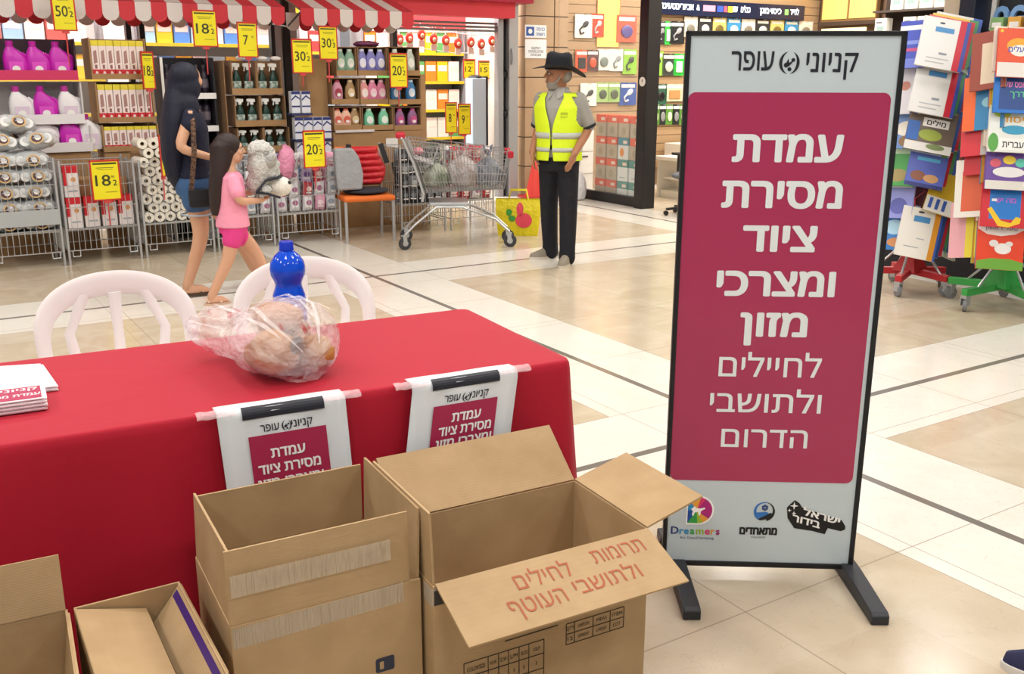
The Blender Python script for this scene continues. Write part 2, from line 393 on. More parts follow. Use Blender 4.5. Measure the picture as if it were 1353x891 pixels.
def poster(xc,wd,rot,label,lines,hang,txt):
    t=thing('poster',label,'poster',TW(xc,-.016,.747),TA,'printed posters taped to the front of the red table')
    sh=rot
    rings=[]
    prof=[(.045,.004),(.01,.004),(-.004,.002),(-.011,-.008)]+[(-.012-.014*k/6,-.02-(hang-.02)*k/6) for k in range(7)]
    for y,z in prof:
        dx=sh*min(0,z+.02)*-1
        rings.append([(-wd/2+dx+wd*i/12, y+.002*math.sin(i*.9+z*9), z) for i in range(13)])
    m=MB(); m.loft(rings,cap=False,closed=False); m.build('sheet',paper,t,smooth=60,solid=.0006)
    def Sy(z):
        T=[(.004,.01),(.002,-.004),(-.008,-.011),(-.02,-.012),(-hang,-.026)]
        for (a,ya),(b,yb) in zip(T,T[1:]):
            if z>=b: return ya+(yb-ya)*min(1,max(0,(a-z)/(a-b)))
        return -.026
    def S(x,z): return Vector((x-sh*min(0,z+.02), Sy(z)-.0026, z))
    def patch(mb,x0,x1,z0,z1,lift,mi=0):
        n=8
        for i in range(n):
            for j in range(4):
                a0=x0+(x1-x0)*i/n;a1=x0+(x1-x0)*(i+1)/n;b0=z0+(z1-z0)*j/4;b1=z0+(z1-z0)*(j+1)/4
                mb.add([S(a,b)+Vector((0,-lift,0)) for a,b in ((a0,b0),(a1,b0),(a1,b1),(a0,b1))],[(0,1,2,3)],mi)
    m=MB(); patch(m,-wd*.315,wd*.325,-.024,.0015,.0004); m.add([(-wd*.315,-.0072,.0016),(wd*.325,-.0072,.0016),(wd*.325,.004,.0056),(-wd*.315,.004,.0056)],[(0,1,2,3)])
    m.build('black_stripe',ink,t)
    m=MB(); patch(m,-wd*.29,wd*.32,-hang+.03,-.072,.0006); m.build('crimson_panel',crim,t)
    yd=(S(0,-.3)-S(0,-.1)).normalized()*-1
    m=MB()
    for s_,h_,x_,z_,w_ in txt[0]: m.text(s_,h_,S(x_,z_)+Vector((0,-.0012,0)),(1,0,0),yd,bold=.02,width=w_)
    mall_emblem(m,S(.004,txt[1])+Vector((0,-.0012,0)),(1,0,0),yd,.0135)
    m.build('mall_lettering',ink,t)
    for s_,h_,x_,z_,w_,b_ in lines:
        m=MB(); m.text(s_,h_*.95,S(x_,z_)+Vector((0,-.002,0)),(1,0,0),yd,bold=b_*1.4,width=w_); m.build('lettering',white,t)
    rings=[]
    for x0,x1 in ((-wd/2-.05,-wd/2+.05),(wd/2-.06,wd/2+.045)):
        m=MB(); m.loft([[(x0+(x1-x0)*i/8, y+.002*math.sin(i*2.3), z+.0025+.001*math.sin(i*1.7)) for i in range(9)] for y,z in ((.012,.0045),(.0,.0045),(-.012,.0),(-.0165,-.009))],cap=False,closed=False)
        m.build('clear_tape',tapem,t,smooth=60)
hl=[('קניוני',.019,.046,-.062,.058),('עופר',.019,-.041,-.063,.05)]
poster(-.912,.345,.05,'white poster with crimson panel taped to the red table, nearer its middle',
  [('עמדת',.026,.0,-.138,.094,.03),('מסירת ציוד',.026,.0,-.181,.17,.03),('ומצרכי מזון',.026,.0,-.222,.18,.03),('לחיילים',.022,.0,-.26,.10,.0)],.42,(hl,-.054))
poster(-.374,.338,-.15,'white poster with crimson panel taped to the red table, at its right end',
  [('עמדת',.026,.01,-.125,.094,.03),('מסירת ציוד',.026,.01,-.163,.17,.03),('ומצרכי מזון',.026,.01,-.200,.18,.03),('לחיילים',.022,.01,-.236,.10,.0)],.40,(hl,-.056))

# ------------------------------------------------------------------ stand sign
SP=Vector((.81,2.915,0))
t=thing('stand_sign','tall free-standing white and crimson sign on black feet beside the boxes','sign',SP,-.048)
blk=mat('17181c',.45); 
m=MB()
hw=.312
for (x0,x1,z0,z1) in ((-hw,-hw+.014,.03,1.722),(hw-.016,hw,.03,1.722),(-hw,hw,1.708,1.722),(-hw,hw,.03,.048)):
    m.box(x0,x1,-.014,.014,z0,z1)
m.build('frame',blk,t,bevel=.003)
m=MB(); m.box(-hw+.012,hw-.014,-.008,.008,.045,1.71); m.build('panel',mat('c6d3d9',.22,coat=.15),t)
def rrect(x0,x1,z0,z1,r,n=6):
    o=[]
    for cx,cz,a in ((x1-r,z1-r,0),(x0+r,z1-r,90),(x0+r,z0+r,180),(x1-r,z0+r,270)):
        for i in range(n+1): o.append((cx+r*math.cos(R(a+90*i/n)),cz+r*math.sin(R(a+90*i/n))))
    return o
X=(1,0,0); Z=(0,0,1); F=(0,-.0084,0)
m=MB(); m.flat(rrect(-.298,.284,.334,1.551,.022),F,X,Z,.0006); m.build('crimson_panel',mat('ab3059',.25,coat=.2),t)
wl=mat('e6ecee',.4)
for s_,z_,x0,x1,h_ in (('עמדת',1.3525,-.162,.160,.078),('מסירת',1.217,-.185,.170,.078),('ציוד',1.085,-.115,.106,.077),('ומצרכי',.947,-.185,.173,.076),('מזון',.819,-.106,.100,.074)):
    m=MB(); m.text(s_,h_*.96,(F[0]+(x0+x1)/2,F[1],z_+.02*h_),X,Z,bold=.05,width=x1-x0,lift=.0014); m.build('lettering',wl,t)
for s_,z_,x0,x1,h_ in (('לחיילים',.688,-.163,.153,.062),('ולתושבי',.570,-.184,.163,.061),('הדרום',.452,-.142,.130,.060)):
    m=MB(); m.text(s_,h_,(F[0]+(x0+x1)/2,F[1],z_),X,Z,bold=.012,width=x1-x0,lift=.0014); m.build('lettering',wl,t)
m=MB(); m.text('קניוני',.052,(.107,F[1],1.609),X,Z,bold=.018,width=.146,lift=.001); m.text('עופר',.052,(-.119,F[1],1.613),X,Z,bold=.018,width=.122,lift=.001)
mall_emblem(m,(-.014,F[1],1.634),X,Z,.029,lift=.001)
m.build('mall_lettering',mat('23262f',.4),t)
# logo row at the foot of the sign
m=MB()
pal=['1f4fa3','2f8fc4','35a24a','9bbf3a','e8a13a','d9336a','b01f78','fafafa','2d3f7a']
def wedge(cx,cz,pts,mi,l=.001): m.flat([(cx+x,cz+z) for x,z in pts],F,X,Z,l,mi)
cx,cz,rr=-.202,.229,.046
D=[(-rr*.72,-rr)]+[(rr*math.cos(R(a))+0*rr,rr*math.sin(R(a))) for a in range(-90,91,10)]+[(-rr*.72,rr)]
D=[(-.72*rr,-rr),(0,-rr)]+[(rr*math.cos(R(a)),rr*math.sin(R(a))) for a in range(-80,90,10)]+[(0,rr),(-.72*rr,rr)]
wedge(cx,cz,[(x*1.13,z*1.13) for x,z in D],7,.0008)
hub=(-.1*rr,-.05*rr)
k=0; cols=[0,1,2,3,4,5,6,6,0]
for i in range(len(D)-1):
    a=math.degrees(math.atan2(D[i][1]-hub[1],D[i][0]-hub[0]))
    ci = 2 if a<-100 else 3 if a<-70 else 4 if a<-35 else 6 if a<50 else 5 if a<75 else 4
    wedge(cx,cz,[hub,D[i],D[i+1]],ci,.0012)
wedge(cx,cz,[hub,D[-1],(-.72*rr,0)],1,.0012); wedge(cx,cz,[hub,(-.72*rr,0),D[0]],0,.0012)
wedge(cx,cz,[(-.022,.004),(-.012,.014),(-.004,.008),(.006,.006),(.02,.010),(.024,.006),(.01,-.002),(.008,-.016),(.003,-.02),(0,-.006),(-.01,-.008),(-.014,-.02),(-.019,-.018),(-.017,-.004)],7,.0016)
for i,ch in enumerate('Dreamers'):
    xs=[-.274,-.252,-.236,-.217,-.192,-.168,-.151,-.134]; cs=[8,1,1,2,3,5,4,6]
    m.text(ch,.026 if i==0 else .025,(xs[i],F[1],.143),X,Z,cs[i],bold=.03,lift=.001)
m.text("It's GoodVertising",.009,(-.20,F[1],.126),X,Z,8,width=.108,lift=.001)
m.build('rainbow_logo',[mat(c,.4) for c in pal],t)
m=MB()
cx,cz,rr=.012,.229,.034
for a0,a1,mi in ((75,235,0),(-75,75,1)):
    n_=18
    for i in range(n_):
        def pt(a,q): return (cx+rr*q*math.cos(R(a)),cz+rr*q*math.sin(R(a)))
        b0=a0+(a1-a0)*i/n_; b1=a0+(a1-a0)*(i+1)/n_; w0=.06+.3*(i/n_ if mi==0 else 1-i/n_); w1=.06+.3*((i+1)/n_ if mi==0 else 1-(i+1)/n_)
        m.flat([pt(b0,1),pt(b1,1),pt(b1,1-w1),pt(b0,1-w0)],F,X,Z,.001,mi)
m.flat([(cx+x*rr,cz+z*rr) for x,z in ((-.85,-.1),(-.2,-.05),(.25,-.02),(.5,-.25),(.2,-.5),(-.2,-.55),(-.55,-.85),(-.8,-.55))],F,X,Z,.0012,0)
m.flat([(cx+x*rr,cz+z*rr) for x,z in ((.95,-.2),(.55,-.12),(.1,-.4),(-.2,-.55),(-.6,-.8),(-.3,-.9),(.3,-.75),(.7,-.65))],F,X,Z,.0014,1)
for s_ in (1,-1):
    T=[(cx+.03*rr+.30*rr*math.cos(R(90*s_+120*i)),cz+.42*rr+.30*rr*math.sin(R(90*s_+120*i))) for i in range(3)]
    for i in range(3):
        p,q=Vector(T[i]),Vector(T[(i+1)%3]); n_=Vector((-(q-p).y,(q-p).x)).normalized()*.0022
        m.flat([tuple(p+n_),tuple(q+n_),tuple(q-n_),tuple(p-n_)],F,X,Z,.0014+.0002*s_,2)
m.text('מתאחדים',.023,(-.003,F[1],.148),X,Z,1,bold=.085,width=.122,lift=.001)
m.text('לוחמים בעורף',.006,(-.002,F[1],.134),X,Z,1,width=.046,lift=.001)
m.build('handshake_logo',[mat('2f74c0',.4),mat('15171c',.4),mat('2a4a86',.4)],t)
m=MB(); sl=math.atan2(-.045,.165); xd=Vector((math.cos(sl),0,math.sin(sl))); yd=Vector((.06,0,1)).normalized()
sil=[(.083,.245),(.098,.263),(.107,.272),(.122,.262),(.132,.247),(.262,.205),(.276,.183),(.275,.172),(.262,.166),(.22,.176),(.212,.154),(.17,.165),(.112,.173),(.088,.208)]
m.flat(sil,F,X,Z,.0008,0)
m.text('ישראל',.021,(.196,F[1],.206),xd,yd,1,bold=.05,width=.125,lift=.0014)
m.text('בידור',.022,(.148,F[1],.187),xd,yd,1,bold=.05,width=.094,lift=.0014)
def spark(cx,cz,r): m.flat([(cx+(r if i%2==0 else r*.3)*math.sin(PI*i/4),cz+(r if i%2==0 else r*.3)*math.cos(PI*i/4)) for i in range(8)],F,X,Z,.0014,1)
spark(.106,.252,.014); spark(.107,.226,.008); spark(.092,.236,.007)
m.build('black_burst_logo',[mat('121318',.4),white],t)
for sx,fx in ((-1,-.262),(1,.300)):
    m=MB(); m.prism([(-.30,.0),(-.30,.03),(-.285,.038),(-.05,.05),(.05,.05),(.25,.036),(.26,.03),(.26,0)],-.027,.027,axis='x')
    m.X=Matrix(); o=m.build('foot',mat('2a2c32',.5),t,bevel=.004); o.location=(fx,0,0); o.rotation_euler=(0,0,.048)
for sx in (-1,1):
    m=MB(); m.box(sx*.30-.015,sx*.30+.015,.012,.034,.02,.105); m.ell((sx*.30,.026,.09),(.018,.016,.028)); m.build('bracket',blk,t,bevel=.004)

# ------------------------------------------------------------------ cardboard boxes
KA=R(28.8)
def kraft_material():
    m=bpy.data.materials.new('kraft_cardboard'); m.use_nodes=True; nt=m.node_tree; p=nt.nodes['Principled BSDF']; p.inputs['Roughness'].default_value=.75; p.inputs['Specular IOR Level'].default_value=.3
    tc=nt.nodes.new('ShaderNodeTexCoord'); n=nt.nodes.new('ShaderNodeTexNoise'); n.inputs['Scale'].default_value=9; n.inputs['Detail'].default_value=6
    w=nt.nodes.new('ShaderNodeTexWave'); w.bands_direction='Z'; w.inputs['Scale'].default_value=55; w.inputs['Distortion'].default_value=1.5
    r=nt.nodes.new('ShaderNodeValToRGB'); r.color_ramp.elements[0].position=.3; r.color_ramp.elements[1].position=.75
    r.color_ramp.elements[0].color=lin(KRAFT_A)+[1]; r.color_ramp.elements[1].color=lin(KRAFT_B)+[1]
    b=nt.nodes.new('ShaderNodeBump'); b.inputs['Strength'].default_value=.05; b.inputs['Distance'].default_value=.003
    for s_,d in ((tc.outputs['Object'],n.inputs['Vector']),(tc.outputs['Object'],w.inputs['Vector']),(n.outputs['Fac'],r.inputs['Fac']),(r.outputs['Color'],p.inputs['Base Color']),(w.outputs['Fac'],b.inputs['Height']),(b.outputs['Normal'],p.inputs['Normal'])): nt.links.new(s_,d)
    return m
KRAFT_A,KRAFT_B='ab8e68','b99c76'
kraft=kraft_material(); kraft_edge=mat('a58659',.85,bump=(300,.6,.003)); ctape=strand_mat('efe3d0',.16,.9,(190,1,7),.42,.02)
TH=.006
def carton(name,label,loc,rz,w,d,h):
    """open carton, origin at the front left bottom corner, x along the front, y to the back"""
    t=thing(name,label,'box',loc,rz,'cardboard donation boxes in front of the table')
    m=MB()
    m.box(0,w,0,TH,0,h); m.box(0,w,d-TH,d,0,h); m.box(0,TH,TH,d-TH,0,h); m.box(w-TH,w,TH,d-TH,0,h); m.box(TH,w-TH,TH,d-TH,.004,.012)
    m.build('body',kraft,t,bevel=.0015)
    return t
def flap(t,side,w,d,h,L,ang,ins0=.006,ins1=.006,name='flap',sag=0.0):
    """ang: degrees above the outward horizontal (90 stands up, 180 folds in)"""
    a=R(ang); c,s=math.cos(a),math.sin(a); g=.002
    base={'f':((ins0,g),(w-ins1,g),(0,-1)),'b':((ins0,d-g),(w-ins1,d-g),(0,1)),'l':((g,ins0),(g,d-ins1),(-1,0)),'r':((w-g,ins0),(w-g,d-ins1),(1,0))}[side]
    (x0,y0),(x1,y1),(ox,oy)=base; z0=h+.001
    n=6; m=MB(); rows=[]
    nx,nz=-s,c                    # normal in the (outward, up) plane
    for lay in (0,1):
        for j in range(n+1):
            q=L*j/n; off=lay*.0055
            o=q*c+nx*off; zz=q*s+nz*off - sag*(j/n)**2
            rows.append([(x0+(x1-x0)*i/6+ox*o, y0+(y1-y0)*i/6+oy*o, z0+zz) for i in range(7)])
    top=rows[:n+1]; bot=rows[n+1:][::-1]
    m.loft([[r[i] for r in top+bot] for i in range(7)])
    o=m.build(name,kraft,t)
    return o
def card_frame(side,w,d,h,ang):   # point on a flap: x along, q from hinge, lifted off its inner face
    a=R(ang); c,s=math.cos(a),math.sin(a)
    return c,s
# box with the handwriting
w4,d4,h4=.62,.366,.45
t=carton('cardboard_box','large open cardboard box with handwriting on its front flap, beside the sign',(-.18218,2.02914,0),KA,w4,d4,h4)
flap(t,'b',w4,d4,h4,.19,40,.06,.005); flap(t,'l',w4,d4,h4,.183,88); flap(t,'r',w4,d4,h4,.188,15); flap(t,'f',w4,d4,h4,.188,-21)
c,s=math.cos(R(-21)),math.sin(R(-21))
def ff(x,q): return Vector((x,.002-q*c,h4+.001+q*s))
# marker writing, strokes along the flap's upper face
m=MB(); up_=Vector((0,-s*-1,0)); nrm=Vector((0,s,c)).normalized()
def hand(txt,h,x,q,wd): m.text(txt,h,ff(x,q)+Vector((0,-s*-.0065,c*.0068)),(1,0,0),(0,c,-s),bold=0,width=wd)
xd=Vector((1,0,0))
hm=mat('a85a3c',.7)
for a_ in (('תרומות',.040,.49,.066,.155),('לחילים',.042,.265,.080,.155),('ולתושבי',.040,.415,.138,.19),('העוטף',.042,.215,.146,.15)):
    m=MB(); hand(*a_); m.build('red_handwriting',hm,t)
m=MB()
def tbl(x0,x1,z0,z1,colsx,rowsz,mi=0):
    th=.0016
    for x in [x0,x1]+colsx: m.box(x-th/2,x+th/2,-.0016,-.0004,z0,z1)
    for z in [z0,z1]+rowsz: m.box(x0,x1,-.0016,-.0004,z-th/2,z+th/2)
tbl(.077,.302,.095,.222,[.143,.172,.2,.23,.258],[.183,.14])
for i,(s_,x) in enumerate((('COLOR/SIZE',.11),('N.W.',.158),('G.W.',.186),('L/M',.215),('XL/XS',.244),('XXL/P',.28))):
    m.text(s_,.011,(x,-.0015,.196),X,Z,width=.05 if i==0 else .02,bold=.01)
for x in (.215,.244,.28): m.text('1',.012,(x,-.0015,.155),X,Z,bold=.01); m.text('2',.012,(x,-.0015,.112),X,Z,bold=.01)
tbl(.368,.547,.185,.245,[.393,.45,.503],[.215])
for s_,x,z in (('QTY',.38,.225),('CARTONS',.421,.225),('MEAS',.476,.225),('ITEM',.525,.225),('12',.38,.195),('N.WEIGHT',.421,.195),('G.WEIGHT',.476,.195),('LOT',.525,.195)): m.text(s_,.010,(x,-.0015,z),X,Z,width=min(.034,.008*len(s_)),bold=.01)
m.box(.19,.343,-.0014,-.0004,.2485,.251)
m.build('printed_labels',mat('3a3222',.6),t)
m=MB(); m.box(-.0008,.0,0.001,.05,h4-.055,h4-.01); m.box(.0,.045,-.0008,.0,h4-.05,h4-.005); m.build('clear_tape',ctape,t)
m=MB(); m.box(.002,.03,-.0014,-.0006,h4-.05,h4-.012); m.build('dark_mark',mat('35322f',.7),t)
# box with the tape
w3,d3,h3=.445,.366,.45
t=carton('cardboard_box','open cardboard box with shiny tape strips on its front flap, middle of the row',(-.6041,1.8546,0),KA,w3,d3,h3)
flap(t,'b',w3,d3,h3,.160,91,.012,.012); flap(t,'l',w3,d3,h3,.168,92); flap(t,'r',w3,d3,h3,.176,88); flap(t,'f',w3,d3,h3,.175,91,.0,.028)
m=MB(); zf=h3
def strip(x0,x1,z0,z1,sl=.0):
    n=24
    for i in range(n):
        a=x0+(x1-x0)*i/n; b=x0+(x1-x0)*(i+1)/n; j=.0006*math.sin(i*2.7)
        m.add([(a,-.0012+j,z0+sl*(a-x0)),(b,-.0012-j,z0+sl*(b-x0)),(b,-.0012-j,z1+sl*(b-x0)),(a,-.0012+j,z1+sl*(a-x0))],[(0,1,2,3)])
o1=None
strip(.006,.37,h3+.070,h3+.122); o1=m.build('clear_tape',ctape,t); o1.location=(0,-.004,0)
m=MB(); strip(.004,.40,h3-.055,h3-.005,.02); m.build('clear_tape',ctape,t)
m=MB(); m.flat(rrect(.325,.372,.232,.270,.006),(0,-.0008,0),X,Z,0,0); m.flat(rrect(.335,.345,.24,.26,.002),(0,-.0012,0),X,Z,0,1); m.build('printed_mark',[mat('2b3042',.6),kraft],t)
# box with the purple tape and the leftmost box
w2,d2,h2=.236,.44,.42
c2=at_z(237,768,h2); 
A2=R(31.0)
o2=Vector((c2.x,c2.y,0))-Vector((math.cos(A2),math.sin(A2),0))*w2-Vector((-math.sin(A2),math.cos(A2),0))*d2
t=carton('cardboard_box','narrow cardboard box with purple tape inside its folded-in flap',o2,A2,w2,d2,h2)
flap(t,'l',w2,d2,h2,.158,196,.03,.012); f=flap(t,'r',w2,d2,h2,.11,232,.012,.012)
a=R(232); cc,ss=math.cos(a),math.sin(a)
m=MB()
def rf(y,q): return Vector((w2-.002+cc*q,y,h2+.001+ss*q))
nn=Vector((ss,0,-cc))
m.slab([rf(.02,.014)+nn*.001,rf(d2-.02,.014)+nn*.001,rf(d2-.02,.032)+nn*.001,rf(.02,.032)+nn*.001],.0008); m.build('purple_tape',mat('3b1f6e',.3),t)
w1,d1,h1=.52,.42,.42
A1=R(27.5); c1=at_z(98,803,h1)
o1=Vector((c1.x,c1.y,0))-Vector((math.cos(A1),math.sin(A1),0))*w1-Vector((-math.sin(A1),math.cos(A1),0))*d1
o1-=Vector((math.cos(A1),math.sin(A1),0))*.014; o1.z=0
t=carton('cardboard_box','open cardboard box at the far left end of the row, back flap raised',o1,A1,w1,d1,h1)
flap(t,'b',w1,d1,h1,.13,80,.005,.004); flap(t,'r',w1,d1,h1,.19,262,.02,.02)

# ------------------------------------------------------------------ on the table
# blue bottle
bl=TW(-.716,.598,.7465)
t=thing('water_bottle','large translucent blue plastic water bottle standing behind the bag','bottle',bl)
blue=mat('1556ee',.08,trans=.35,ior=1.3,coat=.3)
m=MB(); prof=[(.0,.004),(.040,.0),(.052,.008),(.0535,.02),(.0525,.10),(.0535,.135),(.052,.16),(.044,.182),(.0425,.196),(.047,.208),(.0555,.226),(.057,.246),(.053,.268),(.040,.288),(.026,.300),(.021,.306)]
m.lathe(prof,36); m.build('body',blue,t,smooth=60)
m=MB(); m.lathe([(.0215,.305),(.0235,.306),(.0235,.311),(.0225,.313),(.0225,.330),(.020,.334),(0,.334)],28); m.build('screw_cap',mat('0b2fb8',.3),t,smooth=40)
m=MB(); m.lathe([(.0545,.072),(.0548,.073),(.0548,.102),(.0545,.103)],36); m.build('label',mat('3f5fe0',.35),t,smooth=40)
# bread in its clear bag
bc=TW(-.842,.275,.7455)
t=thing('bag_of_bread','crumpled clear plastic bag of bread rolls on the red table','bag',bc,TA-R(66))
bagm=mat('f4e9ea',.1,alpha=.36,bump=(13,1.0,.06),vary=(17,'d8486c',.05,.63)); 
m=MB(); rings=[]
# the bag lies along local x; the tied end points back left
prof=[(-.33,.085,.03,.115),(-.315,.10,.055,.10),(-.27,.10,.07,.085),(-.21,.082,.07,.08),(-.16,.075,.068,.078),(-.11,.10,.085,.09),(-.04,.145,.105,.107),(.03,.17,.115,.118),(.09,.165,.11,.112),(.14,.12,.085,.087),(.165,.06,.05,.06)]
for k,(x,ry,rz_,zc) in enumerate(prof):
    ring=[]
    for i in range(44):
        a=2*PI*i/44; f_=1+.10*mnoise.noise(Vector((x*14,math.cos(a)*2.4,math.sin(a)*2.4)))+.05*math.sin(a*11+k*.5)*(1.5 if k<6 else .55)
        z=zc+rz_*f_*math.sin(a); ring.append((x+.014*mnoise.noise(Vector((x*9,math.cos(a)*3,math.sin(a)*3+5))), ry*f_*math.cos(a), max(.0015,z)))
    rings.append(ring)
m.loft(rings); m.build('plastic_bag',bagm,t,smooth=70,sub=1)
for i0,k0,k1,st in ((7,3,11,.35),(12,2,12,-.3),(15,4,12,.3),(19,1,10,-.2),(3,2,9,.4),(36,0,8,.2),(10,0,6,.1)):
    m=MB(); pp=[Vector(rings[k][int(i0+st*(k-k0)*1.0)%44])+Vector((0,0,.003)) for k in range(k0,min(k1,len(rings)))]; m.tube(pp,[.002]+[.0075+.003*math.sin(k*2.3+i0) for k in range(len(pp)-2)]+[.002],8,flat=.3); m.build('crease',mat('fbf6f6',.08,alpha=.2),t,smooth=70)
for i,(x,y,z,r,a,c) in enumerate(((.055,-.055,.085,(.070,.062,.066),.3,'d9a055'),(-.05,.07,.10,(.075,.055,.060),.9,'a9702f'),(.10,.06,.07,(.06,.05,.05),.1,'c08a48'),(.02,.06,.06,(.075,.055,.052),-.4,'c98a42'),(-.045,-.02,.058,(.05,.062,.048),.2,'b87c38'),(.0,.01,.165,(.075,.06,.045),.8,'b87a38'))):
    q=MB(); q.ell((x,y,z),r,20,12,Euler((.2,.15,a)),wob=(.10,2.5)); q.build('bread_roll',mat(c,.7,bump=(30,.5,.01),vary=(8,'a86a2c',.2)),t,smooth=180)
q=MB(); q.ell((.10,-.02,.10),(.018,.04,.03),14,8,Euler((.4,.5,.7))); q.build('dark_wrapper',mat('2b2623',.4),t,smooth=180)
# paper piles
def sheet(name,label,cat,pts,z0,z1,m_,n=1):
    q=MB()
    for i in range(n):
        j=[(.004*math.sin(i*2.1+k),.004*math.cos(i*1.7+k*2)) for k in range(4)]
        za=z0+(z1-z0)*i/n; q.prism([(p[0]+a,p[1]+b) for p,(a,b) in zip(pts,j)],za,za+(z1-z0)/n*.92)
    return solo(q,name,m_,label,cat,TW(0,0,0),TA)
sheet('paper_pile','loose pile of white paper sheets lying flat on the red table','paper',[(-1.735,.40),(-1.435,.385),(-1.462,.64),(-1.735,.70)],.7475,.762,mat('eef0f2',.5),5)
t=thing('flyer_stack','stack of small crimson printed flyers in front of the white paper pile','flyers',TW(-1.60,.275,.7475),TA)
q=MB()
for i in range(12):
    dx,dy=.004*math.sin(i*2.7),.004*math.cos(i*1.9); q.box(-.13+dx,.13+dx,-.055+dy,.075+dy,i*.0029,i*.0029+.0026)
q.build('paper_stack',mat('e9dfe2',.5),t)
q=MB(); q.box(-.125,.122,-.048,.062,.0345,.0352); q.build('printed_front',crim,t)
q=MB(); q.text('קניוני עופר',.02,(.02,.03,.0356),X,(0,1,0),width=.19,bold=.03); q.text('עמדת מסירת ציוד',.02,(.02,-.02,.0356),X,(0,1,0),width=.2,bold=.03); q.build('white_lettering',white,t)

# ------------------------------------------------------------------ plastic chairs behind the table
def plastic_chair(label,loc,rz):
    """one-piece plastic chair; sits facing -y"""
    t=thing('plastic_chair',label,'chair',loc,rz,'white plastic chairs behind the red table')
    pl=mat('ece7e5',.35)
    # back hoop running into the arms
    def hoop(z,y,w): pass
    pts=[]
    N_=34
    for i in range(N_+1):
        a=PI*i/N_; x=-.262*math.cos(a); zz=.60+.235*max(0,math.sin(a))**.60; y=.20+.075*max(0,math.sin(a))**.8
        pts.append((x,y,zz))
    pts=[(-.235,.13,.42),(-.248,.16,.50),(-.258,.19,.57)]+pts[1:-1]+[(.258,.19,.57),(.248,.16,.50),(.235,.13,.42)]
    m=MB(); prev=None; rings=[]
    P=[Vector(p) for p in pts]
    for i,p in enumerate(P):
        tg=(P[min(i+1,len(P)-1)]-P[max(i-1,0)]).normalized()
        out=Vector((p.x,0,p.z-.45)); out=(out-tg*out.dot(tg)).normalized(); sd=tg.cross(out)
        wd=.024+.022*max(0,(p.z-.62)/.21); 
        rings.append([p+out*(wd*math.cos(2*PI*k/10))+sd*(.009*math.sin(2*PI*k/10)) for k in range(10)])
    m.loft(rings); m.build('back_hoop',pl,t,smooth=60)
    for x0,x1,y1 in ((-.135,-.17,.17),(0,0,.235),(.135,.17,.17)):
        m=MB(); b=[(x1*.55,.165,.44),(x1*.9,.205,.55),(x1*1.0,.238,.66),(x0*.98,.258,.74),(x0*.8,.266,.80)]
        rings=[]
        for j,p in enumerate(b):
            w_=.018+.006*abs(j-2)/2; rings.append([(p[0]+w_*math.cos(2*PI*k/8),p[1]+.008*math.sin(2*PI*k/8),p[2]) for k in range(8)])
        m.loft(rings); m.build('back_slat',pl,t,smooth=60)
    m=MB(); rings=[]
    for y,w_,z in ((-.25,.21,.425),(-.22,.225,.44),(-.05,.22,.425),(.12,.20,.42),(.175,.185,.45)):
        rings.append([(-w_,y,z),(w_,y,z),(w_,y,z-.022),(-w_,y,z-.022)])
    m.loft(rings); m.build('seat',pl,t,bevel=.008)
    for sx in (-1,1):
        m=MB(); m.loft([[(sx*(.285+.0)-.02+.0,-.255,0),(sx*.285+.02,-.255,0),(sx*.285+.02,-.215,0),(sx*.285-.02,-.215,0)],[(sx*.235-.022,-.25,.42),(sx*.235+.022,-.25,.42),(sx*.235+.022,-.2,.42),(sx*.235-.022,-.2,.42)]]); m.build('leg',pl,t,bevel=.006)
        m=MB(); m.loft([[(sx*.26-.02,.28,0),(sx*.26+.02,.28,0),(sx*.26+.02,.32,0),(sx*.26-.02,.32,0)],[(sx*.2-.024,.14,.43),(sx*.2+.024,.14,.43),(sx*.2+.024,.19,.43),(sx*.2-.024,.19,.43)]]); m.build('leg',pl,t,bevel=.006)
    return t
p1=at_y(152,364,3.62); plastic_chair('white plastic chair with slatted back, behind the left half of the table',(p1.x+.11,p1.y-.26,0),R(25))
p2=at_y(395,343,3.92); plastic_chair('white plastic chair with slatted back, behind the blue bottle',(p2.x+.11,p2.y-.26,0),R(22))
# ------------------------------------------------------------------ people
def ering(c,rx,ry,yaw=0.0,n=24,tilt=0.0,sq=1.0):
    o=[]; c=Vector(c)
    for k in range(n):
        a=2*PI*k/n; x=math.cos(a); y=math.sin(a)
        if sq!=1: x=math.copysign(abs(x)**sq,x); y=math.copysign(abs(y)**sq,y)
        x*=rx; y*=ry
        o.append(c+Vector((x*math.cos(yaw)-y*math.sin(yaw), x*math.sin(yaw)+y*math.cos(yaw), tilt*y)))
    return o
def limb(mb,pts,rs,n=6):
    """tapering limb through joints, smoothed, with round ends"""
    P=[Vector(p) for p in pts]; Q=[]; RR=[]
    for i in range(len(P)-1):
        for k in range(n):
            f=k/n; Q.append(P[i].lerp(P[i+1],f)); RR.append(rs[i]*(1-f)+rs[i+1]*f)
    Q.append(P[-1]); RR.append(rs[-1])
    for _ in range(2):
        Q=[Q[0]]+[(Q[i-1]+Q[i]*2+Q[i+1])/4 for i in range(1,len(Q)-1)]+[Q[-1]]
    mb.tube(Q,RR,14); mb.ell(Q[0],RR[0],14,8); mb.ell(Q[-1],RR[-1],14,8)
